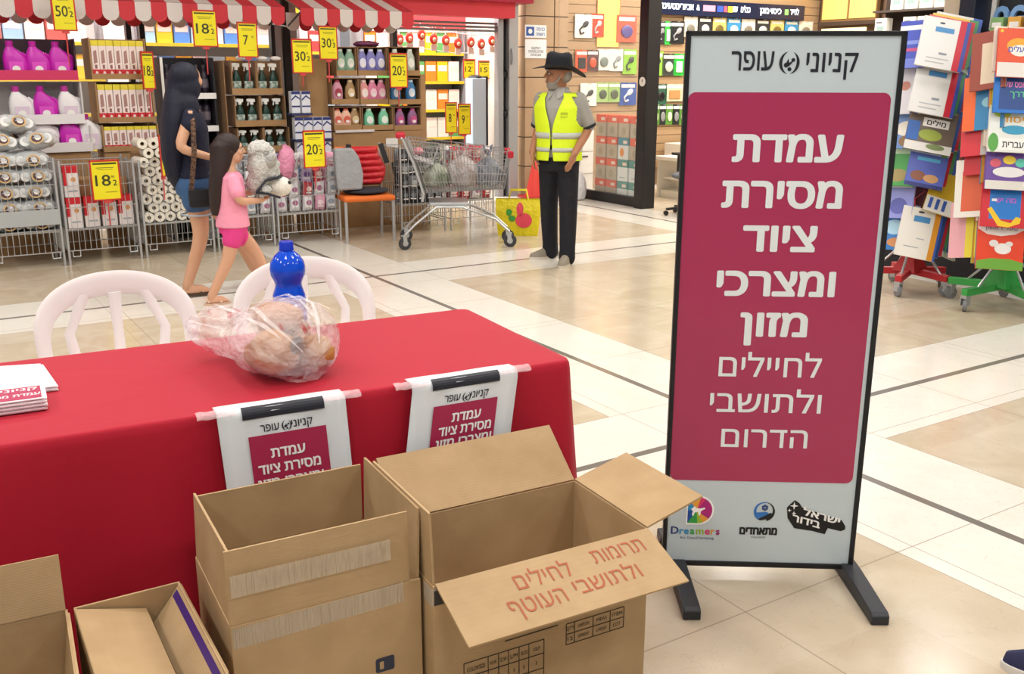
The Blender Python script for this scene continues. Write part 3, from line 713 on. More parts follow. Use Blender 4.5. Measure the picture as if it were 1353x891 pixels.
def hand_at(mb,w,d,n,side,s=1.0,curl=.5):
    """palm, four fingers and a thumb; w wrist, d along the hand, n palm normal, side +1/-1 where the thumb leaves"""
    w=Vector(w); d=Vector(d).normalized(); n=Vector(n); n=(n-d*n.dot(d)).normalized(); x=d.cross(n)*side
    M=Matrix((x,n,d)).transposed()
    mb.ell(w+d*.045*s,(.042*s,.017*s,.055*s),14,8,M)
    mb.ell(w,(.027*s,.022*s,.03*s),12,8,M)
    for i,(o,l) in enumerate(((.030,.070),(.010,.078),(-.011,.073),(-.031,.056))):
        p=w+d*.088*s+x*o*s; q=[p]; a=0
        for j,f in enumerate((.45,.32,.23)):
            a+=curl*(.6+.5*j); q.append(q[-1]+(d*math.cos(a)+n*math.sin(a))*l*f*s)
        mb.tube(q,[.0095*s,.009*s,.008*s,.0065*s],8); mb.ell(q[-1],.0068*s,8,6)
    p=w+d*.022*s+x*.034*s
    q=[p,p+(d*.7+x*.6+n*.3)*.030*s,p+(d*1.35+x*.75+n*.7)*.036*s,p+(d*2.0+x*.7+n*1.1)*.036*s]
    mb.tube(q,[.012*s,.0115*s,.010*s,.0075*s],8); mb.ell(q[-1],.0078*s,8,6)
def head_on(mb,c,yaw,pitch=0.0,s=1.0,child=False):
    """face looks along -y before yaw; c is the middle of the head"""
    X0=mb.X.copy(); mb.X=X0@Matrix.Translation(Vector(c))@Matrix.Rotation(yaw,4,'Z')@Matrix.Rotation(pitch,4,'X')@Matrix.Scale(s,4)
    mb.ell((0,.012,.03),(.076,.096,.088),22,14)
    mb.ell((0,-.030,-.045),(.056,.062,.068),18,12)
    mb.ell((0,-.048,-.088),(.030,.032,.022),14,8)                     # chin
    mb.ell((0,-.072,.028),(.05,.02,.016),14,8)                         # brow
    mb.loft([ering((0,-.088,.020),.009,.010,n=10),ering((0,-.100,-.006),.012,.014,n=10),ering((0,-.106,-.022),.016,.016,n=10),ering((0,-.092,-.032),.012,.010,n=10)])
    for sx in (-1,1):
        mb.ell((sx*.040,-.066,-.018),(.024,.022,.022),12,8)            # cheek
        mb.ell((sx*.077,.012,-.005),(.010,.020,.032),12,8,Euler((.2,0,sx*.3)))
    mb.ell((0,-.087,-.056),(.022,.010,.007),12,6); mb.ell((0,-.086,-.068),(.020,.010,.008),12,6)
    mb.X=X0
def face_parts(t,c,yaw,pitch,s,lip='a2564c',brow='4a3a30'):
    def mk(): m=MB(); m.X=Matrix.Translation(Vector(c))@Matrix.Rotation(yaw,4,'Z')@Matrix.Rotation(pitch,4,'X')@Matrix.Scale(s,4); return m
    for sx in (-1,1):
        m=mk(); m.ell((sx*.031,-.0825,.004),(.013,.008,.008),12,8); m.ell((sx*.031,-.0895,.004),(.0055,.0035,.006),10,6,mi=1); m.build('eye',[mat('efe9e2',.2),mat('2a1c14',.15)],t,smooth=180)
        m=mk(); m.tube([(sx*.014,-.094,.026),(sx*.03,-.094,.031),(sx*.048,-.084,.025)],[.004,.005,.003],6); m.build('eyebrow',mat(brow,.8),t,smooth=180)
    m=mk(); m.tube([(-.022,-.090,-.062),(-.008,-.0975,-.060),(0,-.0985,-.0615),(.008,-.0975,-.060),(.022,-.090,-.062)],[.003,.0055,.005,.0055,.003],6); m.build('mouth',mat(lip,.5),t,smooth=180)
SKIN_A=mat('a97556',.5,sss=.15); SKIN_B=mat('cf9f80',.5,sss=.15); SKIN_C=mat('d3a284',.5,sss=.15)

# --- man in a yellow vest
MP=Vector((.40,8.50,0))
t=thing('person','standing man in a black wide-brimmed hat and yellow safety vest, hand in pocket','person',MP,R(-28))
HY=R(-52)
m=MB()
m.loft([ering((0,.0,z),rx,ry) for z,rx,ry in ((.86,.155,.105),(.93,.165,.115),(1.05,.16,.115),(1.2,.18,.125),(1.33,.195,.12),(1.42,.165,.09),(1.46,.075,.065),(1.50,.058,.058),(1.56,.056,.058))])
head_on(m,(0,-.03,1.60),HY,R(-2),1.07)
LW=(.205,-.13,.955)
limb(m,[(.180,.01,1.40),(.240,.085,1.16),LW],[.052,.043,.030]); hand_at(m,LW,(-.25,-.35,-.9),(-1,.2,0),1,curl=.2)
RW=(-.20,-.11,.955)
limb(m,[(-.180,.01,1.40),(-.235,.08,1.16),RW],[.052,.043,.030]); hand_at(m,RW,(.25,-.35,-.9),(1,.2,0),-1,curl=.2)
lhip,rhip=(.085,0,.88),(-.085,0,.88)
la,ra=(.135,-.09,.085),(-.13,.125,.085)
limb(m,[lhip,(.115,-.035,.48),la],[.088,.058,.040]); limb(m,[rhip,(-.115,.05,.48),ra],[.088,.058,.040])
m.build('body',SKIN_A,t,remesh=.008,smoothit=3)
face_parts(t,(0,-.03,1.60),HY,R(-2),1.07,brow='b9b2aa')
m=MB(); m.X=Matrix.Translation(Vector((0,-.03,1.60)))@Matrix.Rotation(HY,4,'Z')@Matrix.Rotation(R(-2),4,'X')@Matrix.Scale(1.07,4)
m.loft([ering((0,-.040,z),rx,ry,n=20) for z,rx,ry in ((-.122,.022,.026),(-.108,.040,.044),(-.09,.050,.052),(-.072,.0545,.0535),(-.06,.055,.0525))])
m.ell((0,-.094,-.047),(.024,.010,.007),12,6)
for sx in (-1,1): m.tube([(sx*.052,-.055,-.075),(sx*.066,-.02,-.05),(sx*.072,.0,-.015),(sx*.075,.01,.03)],[.010,.010,.010,.008],8)
m.ell((0,.052,-.005),(.074,.058,.060),16,10)
m.build('grey_beard',mat('9c958c',.85,bump=(160,.8,.01)),t,remesh=.006,smoothit=3)
# hat
H=Matrix.Translation(Vector((0,-.025,1.650)))@Matrix.Rotation(HY,4,'Z')@Matrix.Rotation(R(-3),4,'X')@Matrix.Scale(1.09,4)
m=MB(); m.X=H
def brim(a): return -.010+.030*abs(math.cos(a))**3 - (.040*max(0,math.sin(a))**2) - .006*max(0,-math.sin(a))
rings=[]
for f,dz in ((.42,0),(.7,-.2),(1,1),(1,1.25),(.7,.1),(.42,.16)):
    rings.append([(.180*f*math.cos(2*PI*k/40)*(1 if f>.5 else 1.08), .215*f*math.sin(2*PI*k/40)*(1 if f>.5 else 1.06), (brim(2*PI*k/40)*(dz if dz in(1,1.25) else .3)+.004*(dz==1.25))) for k in range(40)])
m.loft(rings,cap=False); m.build('hat_brim',mat('14161d',.8),t,smooth=60)
m=MB(); m.X=H
m.loft([[((rx*math.cos(2*PI*k/32)),ry*math.sin(2*PI*k/32),z-(.010*max(0,math.cos(2*PI*k/32*2)) if z>.09 else 0)) for k in range(32)] for z,rx,ry in ((-.012,.090,.110),(.03,.088,.108),(.07,.083,.103),(.105,.076,.096),(.122,.056,.074),(.106,.015,.03))])
m.build('hat_crown',mat('14161d',.8),t,smooth=60)
m=MB(); m.X=H; m.loft([[(rx*math.cos(2*PI*k/32),(rx+.02)*math.sin(2*PI*k/32),z) for k in range(32)] for z,rx in ((-.004,.0925),(.022,.0915))],cap=False); m.build('hat_band',mat('2a2420',.6),t,smooth=60)
# shirt
m=MB()
m.loft([ering((0,.0,z),rx,ry) for z,rx,ry in ((.90,.178,.128),(1.05,.176,.130),(1.2,.193,.138),(1.33,.207,.133),(1.42,.178,.103),(1.465,.09,.078))])
for sx in (-1,1): limb(m,[(sx*.180,.01,1.395),(sx*.222,.055,1.24),(sx*.234,.075,1.185)],[.064,.064,.062])
m.build('grey_shirt',mat('9d9a94',.85,bump=(40,.2,.01)),t,remesh=.011,smoothit=3)
m=MB()
for sx in (-1,1): m.slab([(sx*.012,-.082,1.455),(sx*.075,-.062,1.485),(sx*.085,-.068,1.44),(sx*.045,-.125,1.40)],.006)
m.loft([ering((0,.005,1.44),.088,.080),ering((0,.008,1.495),.072,.070)],cap=False); m.build('collar',mat('a5a29b',.85),t,smooth=60,solid=.004)
for sx in (-1,1):
    m=MB(); c0=Vector((sx*.234,.075,1.185)); m.tube([c0,c0+Vector((sx*.007,.006,-.022))],.0665,18); m.build('dark_cuff',mat('23252b',.8),t,smooth=60)
# trousers
navy=mat('12131c',.8,bump=(14,.5,.03))
m=MB()
m.loft([ering((0,.0,z),rx,ry) for z,rx,ry in ((.80,.168,.120),(.90,.176,.128),(1.01,.176,.128))])
limb(m,[lhip,(.115,-.035,.48),(.135,-.085,.13),(.135,-.092,.06)],[.102,.080,.070,.074]); limb(m,[rhip,(-.115,.05,.48),(-.13,.12,.13),(-.13,.125,.06)],[.102,.080,.070,.074])
m.build('dark_trousers',navy,t,remesh=.011,smoothit=3)
m=MB(); m.loft([ering((0,0,z),.1795,.1315,n=32) for z in (.985,1.02)],cap=False); m.build('belt',mat('0d0d10',.4),t,smooth=60)
for (ax,ay,az),yw in ((la,R(8)),(ra,R(-42))):
    for nm,c,zs in (('shoe','8e8677',((.018,.048,.148),(.05,.046,.140),(.078,.036,.075),(.098,.034,.045))),('sole','cfc8ba',((0,.050,.150),(.02,.050,.150)))):
        m=MB(); m.X=Matrix.Translation(Vector((ax,ay,0)))@Matrix.Rotation(yw,4,'Z')
        m.loft([[(w*math.cos(a)*(1 if math.sin(a)<0 else .85),-.055*(l/.15)+l*math.sin(a)*(1),z) for a in [2*PI*k/24 for k in range(24)]] for z,w,l in zs]); m.build(nm,mat(c,.8),t,smooth=50)
# vest: open at the front, with two grey bands
hiv=mat('d7f020',.6,bump=(25,.3,.01))
def vest_ring(z,off=0.0,op=.0,n=150):
    T=((.89,.205,.160),(1.06,.200,.158),(1.2,.220,.162),(1.33,.236,.152),(1.405,.222,.118),(1.45,.15,.10))
    for i in range(len(T)-1):
        if T[i][0]-1e-6<=z<=T[i+1][0]+1e-6:
            f=(z-T[i][0])/(T[i+1][0]-T[i][0]); rx=T[i][1]*(1-f)+T[i+1][1]*f+off; ry=T[i][2]*(1-f)+T[i+1][2]*f+off; break
    a0=-PI/2+op; a1=1.5*PI-op
    return [(rx*math.cos(a0+(a1-a0)*k/n)*(1+.012*math.sin(k*.35)), ry*math.sin(a0+(a1-a0)*k/n), z) for k in range(n+1)]
def lerp_op(z):
    T=((.89,.12),(1.0,.05),(1.08,.03),(1.15,.05),(1.22,.12),(1.30,.23),(1.38,.35),(1.45,.50))
    for i in range(len(T)-1):
        if T[i][0]<=z<=T[i+1][0]+1e-9: return T[i][1]+(T[i+1][1]-T[i][1])*(z-T[i][0])/(T[i+1][0]-T[i][0])
VR=[(.89+.56*k/56,lerp_op(.89+.56*k/56)) for k in range(57)]
m=MB(); m.loft([vest_ring(z,0,op) for z,op in VR],cap=False,closed=False)
# drop the panels where the arms come out
keep=[]
for f in m.f:
    c=sum((Vector(m.v[i]) for i in f),Vector())/len(f)
    if not (c.z>1.17 and c.z<1.415 and abs(c.x)>.15 and abs(c.y)<.082*min(1,((c.z-1.17)/.06)**.5)): keep.append(f)
m.f=keep; m.m=[0]*len(keep); m.build('yellow_vest',hiv,t,smooth=70,solid=.004)
for z0,z1 in ((1.075,1.125),(.965,1.0)):
    m=MB(); m.loft([vest_ring(z,.005,.06) for z in (z0,z1)],cap=False,closed=False); m.build('reflective_band',mat('b9bdb4',.35),t,smooth=70,solid=.002)
m=MB(); m.text('ביטחון',.018,(.115,-.152,1.275),(.92,.4,0),(0,.05,1),bold=.02,width=.06); m.text('SECURITY',.012,(.115,-.153,1.25),(.92,.4,0),(0,.05,1),width=.06); o=m.build('vest_mark',mat('4a5a1e',.6),t)

# --- walking woman
t=thing('person','walking woman with long dark hair, navy top and denim shorts, carrying a shoulder bag','person',(-2.34,7.20,0),R(112))
m=MB()
m.loft([ering((0,y,z),rx,ry) for z,rx,ry,y in ((.80,.15,.115,.0),(.88,.165,.125,0),(1.0,.135,.105,-.01),(1.12,.135,.10,-.01),(1.25,.155,.105,-.01),(1.34,.15,.085,0),(1.39,.07,.06,0),(1.45,.05,.052,-.005),(1.5,.048,.05,-.01))])
HY2=R(78); HW=(0,-.03,1.548); head_on(m,HW,HY2,R(-3),.97)
RE=(-.215,.10,1.09); RWr=(-.20,-.12,1.02)
limb(m,[(-.155,.0,1.315),RE,RWr],[.044,.036,.025]); hand_at(m,RWr,(.05,-.95,-.2),(0,.1,1),-1,.9,curl=.55)
LE=(.21,-.03,1.08); LWr=(.19,-.20,.95)
limb(m,[(.155,0,1.315),LE,LWr],[.044,.036,.025]); hand_at(m,LWr,(0,-.6,-.8),(-1,0,0),1,.9,curl=.5)
wra=(-.085,.115,.075); wla=(.08,-.43,.075)
limb(m,[(-.085,.01,.82),(-.09,-.02,.45),wra],[.092,.056,.036]); limb(m,[(.085,-.01,.82),(.085,-.26,.47),wla],[.092,.056,.036])
for ax,ay,_ in (wra,wla):
    m.loft([[(ax+w*math.cos(a),ay-.06+l*math.sin(a),z) for a in [2*PI*k/16 for k in range(16)]] for z,w,l in ((.022,.04,.115),(.045,.038,.10),(.075,.03,.05))])
m.build('body',SKIN_B,t,remesh=.008,smoothit=3); face_parts(t,HW,HY2,R(-3),.97,brow='1a1416')
for ax,ay,_ in (wra,wla):
    m=MB(); m.loft([[(ax+w*math.cos(a),ay-.06+l*math.sin(a),z) for a in [2*PI*k/20 for k in range(20)]] for z,w,l in ((0,.043,.125),(.02,.044,.125))]); 
    m.tube([(ax-.04,ay-.09,.02),(ax,ay-.10,.062),(ax+.04,ay-.09,.02)],.010,8); m.build('sandal',mat('5b4a3c',.6),t,smooth=50)
hairm=strand_mat('0b0f26',.62)
m=MB(); m.ell((-.032,.012,1.585),(.100,.106,.098),22,14); m.ell((-.065,.0,1.50),(.062,.095,.11),18,12); m.ell((-.09,-.0,1.36),(.06,.075,.12),16,10)
rings=[]
for z,rx,ry,y in ((1.64,.06,.06,.03),(1.58,.10,.095,.03),(1.50,.105,.095,.045),(1.40,.145,.10,.07),(1.28,.165,.095,.10),(1.14,.165,.09,.12),(1.0,.15,.085,.125),(.88,.12,.07,.12),(.80,.06,.04,.11)):
    rings.append(ering((0,y,z),rx,ry,n=28))
m.loft(rings); m.build('long_hair',hairm,t,remesh=.010,smoothit=4)
m=MB()
m.loft([ering((0,y,z),rx,ry) for z,rx,ry,y in ((.86,.178,.14,0),(.95,.16,.128,0),(1.08,.152,.118,-.01),(1.22,.168,.12,-.01),(1.31,.165,.10,0),(1.345,.14,.085,0))])
for sx in (-1,1): limb(m,[(sx*.145,0,1.31),(sx*.175,.02 if sx<0 else -.005,1.24)],[.055,.055])
m.build('navy_top',mat('10142c',.8,bump=(20,.4,.02)),t,remesh=.011,smoothit=3)
m=MB()
m.loft([ering((0,y,z),rx,ry) for z,rx,ry,y in ((.74,.165,.13,0),(.82,.178,.142,0),(.92,.165,.135,0))])
limb(m,[(-.085,.01,.80),(-.09,.0,.70)],[.108,.102]); limb(m,[(.085,-.01,.80),(.085,-.07,.70)],[.108,.102])
m.build('denim_shorts',mat('40658f',.8,vary=(14,'2f4d78',.3)),t,remesh=.011,smoothit=2)
m=MB()
for sx,y in ((-1,.0),(1,-.07)): m.loft([ering((sx*.0875,y,z),r,r,n=20) for z,r in ((.60,.108),(.612,.110))],cap=False)
m.build('frayed_hem',mat('a8b7c4',.9),t,solid=.004,smooth=60)
# shoulder bag
t=thing('shoulder_bag','small black shoulder bag on a woven brown strap at the woman’s hip','bag',(-2.34,7.20,0),R(112))
m=MB(); m.box(-.245,-.175,-.14,.06,.67,.80); m.build('bag_body',mat('15161a',.5),t,bevel=.015)
m=MB(); m.box(-.25,-.243,-.135,.055,.72,.80); m.build('bag_flap',mat('1b1c21',.45),t,bevel=.004)
m=MB(); m.bar((-.235,.04,.79),(-.255,.0,1.06),.034,.006,up=(1,0,0)); m.bar((-.255,.0,1.06),(-.215,-.01,1.28),.034,.006,up=(1,0,0)); m.bar((-.215,-.01,1.28),(-.13,0,1.365),.034,.006,up=(1,0,0)); m.build('strap',mat('7a5a44',.8,vary=(60,'3a2b24',.1)),t)

# --- girl
t=thing('person','walking little girl in a pink shirt and hot pink shorts, hugging a plush toy','person',(-2.0,6.93,0),R(118))
m=MB()
m.loft([ering((0,y,z),rx,ry) for z,rx,ry,y in ((.56,.105,.085,.0),(.62,.11,.09,0),(.70,.10,.085,0),(.80,.11,.085,0),(.90,.115,.075,.0),(.945,.06,.05,0),(.98,.042,.044,-.005),(1.02,.042,.044,-.01))])
HG=(0,-.025,1.085); head_on(m,HG,R(-8),R(2),.86)
GE=(-.165,-.02,.735); GW=(-.075,-.20,.73)
limb(m,[(-.11,.0,.885),GE,GW],[.034,.030,.021]); hand_at(m,GW,(.75,-.65,-.05),(.2,.2,1),-1,.68,curl=.5)
GE2=(.165,-.03,.74); GW2=(.075,-.21,.78)
limb(m,[(.11,.0,.885),GE2,GW2],[.034,.030,.021]); hand_at(m,GW2,(-.6,-.75,0),(-.2,.2,1),1,.68,curl=.5)
gra=(-.06,.20,.06); gla=(.06,-.26,.06)
limb(m,[(-.055,.0,.56),(-.06,.06,.32),gra],[.066,.045,.029]); limb(m,[(.055,0,.56),(.06,-.17,.33),gla],[.066,.045,.029])
for ax,ay,_ in (gra,gla):
    m.loft([[(ax+w*math.cos(a),ay-.04+l*math.sin(a),z) for a in [2*PI*k/16 for k in range(16)]] for z,w,l in ((.016,.03,.085),(.035,.029,.075),(.06,.024,.036))])
m.build('body',SKIN_C,t,remesh=.007,smoothit=3); face_parts(t,HG,R(-8),R(2),.86,brow='1a1416')
for ax,ay,_ in (gra,gla):
    m=MB(); m.loft([[(ax+w*math.cos(a),ay-.04+l*math.sin(a),z) for a in [2*PI*k/20 for k in range(20)]] for z,w,l in ((0,.033,.095),(.015,.034,.095))])
    m.tube([(ax-.03,ay-.06,.015),(ax,ay-.075,.052),(ax+.03,ay-.06,.015)],.009,8); m.tube([(ax-.028,ay+.02,.02),(ax,ay+.045,.06),(ax+.028,ay+.02,.02)],.007,8); m.build('sandal',mat('cfae98',.6),t,smooth=50)
m=MB(); m.ell((0,.0,1.118),(.082,.096,.086),20,12)
m.loft([ering((0,y,z),rx,ry,n=24) for z,rx,ry,y in ((1.17,.05,.05,.02),(1.12,.085,.085,.03),(1.05,.09,.082,.04),(.97,.095,.07,.06),(.88,.095,.055,.085),(.78,.085,.05,.10),(.70,.07,.045,.105),(.63,.04,.03,.11))])
m.build('long_hair',strand_mat('2a1a18',.55),t,remesh=.009,smoothit=4)
m=MB()
m.loft([ering((0,y,z),rx,ry) for z,rx,ry,y in ((.545,.142,.12,0),(.62,.132,.112,0),(.72,.122,.105,0),(.82,.128,.102,0),(.90,.128,.09,0),(.935,.085,.066,0))])
for sx in (-1,1): limb(m,[(sx*.105,0,.885),(sx*.145,-.012,.80)],[.047,.050])
m.build('pink_shirt',mat('f09ab4',.85,bump=(25,.3,.02)),t,remesh=.009,smoothit=3)
m=MB()
m.loft([ering((0,0,z),rx,ry) for z,rx,ry in ((.50,.115,.098),(.56,.125,.105),(.62,.122,.102))])
limb(m,[(-.055,.0,.55),(-.058,.025,.45)],[.078,.070]); limb(m,[(.055,0,.55),(.058,-.06,.455)],[.078,.070])
m.build('pink_shorts',mat('e0408c',.8),t,remesh=.009,smoothit=2)
# plush toy dog in her arms
t=thing('plush_toy','fluffy white plush dog with dark harness straps hugged by the little girl','toy',(-2.0,6.93,0),R(118))
fur=mat('dcdad4',.95,bump=(55,1.2,.03))
m=MB(); m.ell((0,-.245,.95),(.125,.11,.15),24,16,wob=(.22,4)); m.ell((0,-.23,1.07),(.10,.09,.07),20,12,wob=(.3,4)); m.ell((.02,-.19,.84),(.10,.07,.08),18,12,wob=(.2,4))
m.build('furry_body',fur,t,smooth=180)
m=MB(); m.ell((-.03,-.34,.815),(.085,.09,.075),20,12,wob=(.08,3)); m.build('muzzle',mat('e6e0d6',.9,bump=(60,.6,.02)),t,smooth=180)
m=MB(); m.ell((-.085,-.405,.845),(.016,.013,.013),12,8); m.build('nose',mat('17151a',.3),t,smooth=180)
for sx in (-1,1):
    m=MB(); m.ell((sx*.115,-.27,1.0),(.035,.04,.065),14,10,Euler((.3,sx*.5,0)),wob=(.2,4)); m.build('ear',mat('b9b7b4',.95,bump=(55,1,.03)),t,smooth=180)
    m=MB(); m.ell((sx*.10,-.22,.80),(.035,.05,.04),14,10,wob=(.2,4)); m.build('paw',fur,t,smooth=180)
m=MB(); m.tube([(-.13,-.15,.79),(-.135,-.22,.87),(-.11,-.31,.885),(-.03,-.36,.885),(.07,-.33,.885)],.018,8,flat=.5); m.tube([(-.13,-.15,.79),(-.13,-.24,.775),(-.115,-.32,.745)],.018,8,flat=.5); m.build('dark_harness',mat('20232e',.7),t,smooth=60)
# ------------------------------------------------------------------ shopping cart
chrome=mat('b9bbbd',.3,.85); steel=mat('c3c6c8',.35,.6); rubber=mat('3c3d40',.6); redp=mat('c02538',.4)
def wheel(t,x,y,rz=0,r=.062):
    m=MB(); m.X=Matrix.Translation(Vector((x,y,0)))@Matrix.Rotation(rz,4,'Z')
    m.lathe([(0,-.014),(r*.8,-.014),(r,-.009),(r,.009),(r*.8,.014),(0,.014)],24); 
    m.v=[tuple(v) for v in m.v]
    m2=MB(); m2.X=Matrix.Translation(Vector((x,y,r)))@Matrix.Rotation(rz,4,'Z')@Matrix.Rotation(PI/2,4,'X')
    m2.lathe([(.0,-.013),(r*.75,-.014),(r,-.010),(r,.010),(r*.75,.014),(0,.013)],24)
    o=m2.build('wheel',rubber,t,smooth=50)
    h=MB(); h.X=m2.X; h.lathe([(0,-.017),(r*.45,-.016),(r*.45,.016),(0,.017)],16); h.build('hub',steel,o,smooth=50)
    f=MB(); f.X=Matrix.Translation(Vector((x,y,r)))@Matrix.Rotation(rz,4,'Z')
    for s in (-1,1): f.loft([[(-.016,s*.021,-.012),(.016,s*.021,-.012),(.016,s*.018,-.012),(-.016,s*.018,-.012)],[(-.03,s*.021,.07),(.014,s*.021,.07),(.014,s*.018,.07),(-.03,s*.018,.07)]])
    f.box(-.032,.016,-.021,.021,.068,.078); f.build('caster_fork',steel,t)
def wire_panel(mb,p00,p10,p11,p01,nu,nv,r=.0028,rim=.005):
    """wire grid on a quad: nu wires across u, nv along"""
    p00,p10,p11,p01=map(Vector,(p00,p10,p11,p01))
    def q(a,b): return (p00*(1-a)+p10*a)*(1-b)+(p01*(1-a)+p11*a)*b
    for i in range(nu+1): mb.tube([q(i/nu,0),q(i/nu,1)],rim if i in(0,nu) else r,5)
    for j in range(nv+1): mb.tube([q(0,j/nv),q(1,j/nv)],rim if j in(0,nv) else r*1.2,5)
cw=at_z(537,328); ce=at_z(664,327)
CA=math.atan2(ce.y-cw.y,ce.x-cw.x)+.02
t=thing('shopping_cart','grey wire shopping cart with red handle, holding filled plastic bags','cart',(cw+ce)/2+Vector((.02,.16,0)),CA)
# local x from handle (-) to front (+); y across
m=MB()
bh,bf=(-.43,.43)
top=[(-.46,-.27,1.02),(.50,-.22,.90),(.50,.22,.90),(-.46,.27,1.02)]; bot=[(-.30,-.21,.53),(.44,-.17,.56),(.44,.17,.56),(-.30,.21,.53)]
wire_panel(m,bot[0],bot[1],top[1],top[0],30,5); wire_panel(m,bot[3],bot[2],top[2],top[3],30,5)
wire_panel(m,bot[1],bot[2],top[2],top[1],12,5); wire_panel(m,bot[0],bot[3],top[3],top[0],14,5); wire_panel(m,bot[0],bot[1],bot[2],bot[3],26,8)
m.build('wire_basket',chrome,t,smooth=60)
m=MB(); 
for y in (-.24,.24):
    s=1 if y>0 else -1
    m.tube([(-.50,s*.27,1.03),(-.40,s*.245,.80),(-.315,s*.225,.52),(-.33,s*.225,.45)],.013,8)
    m.tube([(-.50,s*.26,.14),(-.40,s*.25,.24),(-.20,s*.24,.40),(.05,s*.22,.395),(.36,s*.17,.27),(.49,s*.15,.15)],.017,8,flat=.7)
m.build('frame',steel,t,smooth=60)
m=MB(); m.box(-.26,.10,-.21,.21,.405,.435)
for i in range(8): m.bar((-.22+i*.08,-.2,.40),(-.22+i*.08,.2,.40),.008)
m.build('undercarriage',steel,t,bevel=.006)
m=MB(); m.tube([(-.50,-.29,1.03),(-.515,-.29,1.045),(-.515,.29,1.045),(-.50,.29,1.03)],.014,10); m.build('handle_bar',steel,t,smooth=60)
m=MB(); m.tube([(-.515,-.20,1.045),(-.515,.20,1.045)],.021,12); m.build('handle_grip',redp,t,smooth=50)
m=MB(); m.box(-.56,-.47,-.30,-.21,1.03,1.09); m.build('coin_lock',redp,t,bevel=.02)
m=MB(); 
for s in (-1,1): m.box(.47,.525,s*.21-.03,s*.21+.03,.845,.91)
m.build('corner_bumper',redp,t,bevel=.012)
m=MB(); m.slab([(-.40,-.18,.84),(-.40,.18,.84),(-.22,.18,.78),(-.22,-.18,.78)],.012); m.slab([(-.24,-.10,.76),(-.24,.10,.76),(-.17,.06,.93),(-.17,-.06,.93)],.008); m.build('child_seat',mat('b9bcbf',.4),t,bevel=.004)
m=MB(); m.ell((-.36,-.0,.90),(.05,.08,.035),14,8); m.build('child_seat_flap',mat('d98a95',.4),t,smooth=180)
for x,y,rz in ((-.50,-.25,.5),(-.50,.25,.3),(.50,-.145,-.2),(.50,.145,.1)): wheel(t,x,y,rz)
def bagblob(name,label,cat,loc,r,m_,rz=0,group=None,knot=True,seed=0,squash=0.0):
    """a filled, tied plastic bag"""
    t=thing(name,label,cat,loc,rz,group)
    m=MB(); rings=[]
    for k,(f,z) in enumerate(((.55,.0),(.92,.06),(1,.35),(.97,.62),(.78,.86),(.45,1.02),(.16,1.12),(.10,1.2))):
        ring=[]
        for i in range(30):
            a=2*PI*i/30; w=1+.14*mnoise.noise(Vector((math.cos(a)*1.7+seed,math.sin(a)*1.7,z*2)))+.03*math.sin(a*7+k)
            ring.append((r[0]*f*w*math.cos(a), r[1]*f*w*math.sin(a), r[2]*z))
        rings.append(ring)
    m.loft(rings); m.build('bag_body',m_,t,smooth=70,sub=1)
    if knot:
        for s in (-1,1):
            m=MB(); b=r[2]*1.18; m.tube([(0,0,b),(s*r[0]*.18,.0,b+r[2]*.14),(s*r[0]*.34,.01,b+r[2]*.36),(s*r[0]*.40,.0,b+r[2]*.42)],[.012,.02,.016,.006],8,flat=.4); m.build('bag_handle',m_,t,smooth=70)
    return t
wb=mat('e6e3e6',.25,alpha=.82,bump=(35,1,.03),vary=(9,'b39f98',.18)); gb=mat('b4bac6',.25,alpha=.85,bump=(35,1,.03),vary=(9,'4e5462',.2)); grn=mat('d3d8c8',.25,alpha=.85,bump=(35,1,.03),vary=(8,'6f7d5f',.18))
Mc=Matrix.Translation((cw+ce)/2+Vector((.02,.16,0)))@Matrix.Rotation(CA,4,'Z')
for i,(x,y,r,m_,lb) in enumerate(((-.19,-.03,(.135,.16,.19),grn,'greenish plastic bag in the shopping cart, nearest its handle'),(.06,.0,(.16,.16,.25),wb,'white and pink plastic bag in the middle of the shopping cart'),(.30,.0,(.14,.15,.24),gb,'blue grey plastic bag at the front end of the shopping cart'))):
    bagblob('plastic_bag',lb,'bag',Mc@Vector((x,y,.572)),r,m_,CA+.3*i,'filled bags in the shopping cart',seed=i*3)
# yellow shopping bag on the floor
yb=at_z(672,313)
t=thing('shopping_bag','bright yellow shopping bag with a red fruit print, standing by the cart','bag',yb+Vector((.10,.14,0)),CA-.15)
m=MB(); m.loft([[(-w,-d,z),(w,-d,z),(w,d,z),(-w,d,z)] for z,w,d in ((0,.20,.08),(.12,.215,.085),(.26,.225,.075),(.37,.23,.04))],cap=False); m.add([(-.2,-.08,.002),(.2,-.08,.002),(.2,.08,.002),(-.2,.08,.002)],[(0,1,2,3)])
m.build('bag_body',mat('e3d21c',.4,bump=(18,.6,.03)),t,solid=.004)
def bd(z): return -.0895+.012*max(0,z-.12)/.14 if z<.26 else -.0785+.035*(z-.26)/.11
m=MB()
for i in range(1): 
    for cx,cz,rx,rz_,mi in ((.06,.16,.085,.075,0),(.02,.27,.035,.07,0),(-.06,.18,.035,.03,1),(-.09,.24,.03,.035,1)):
        m.add([(cx+rx*math.cos(2*PI*k/16),bd(cz+rz_*math.sin(2*PI*k/16))-.005,cz+rz_*math.sin(2*PI*k/16)) for k in range(16)],[tuple(range(16))],mi)
m.build('fruit_print',[mat('e0475a',.5),mat('3f9a3a',.5)],t)
for s in (-1,1):
    m=MB(); m.tube([(-.10,s*.04,.36),(-.08,s*.045,.46),(.08,s*.045,.46),(.10,s*.04,.36)],.008,6); m.build('handle',mat('d8c81c',.5),t,smooth=60)
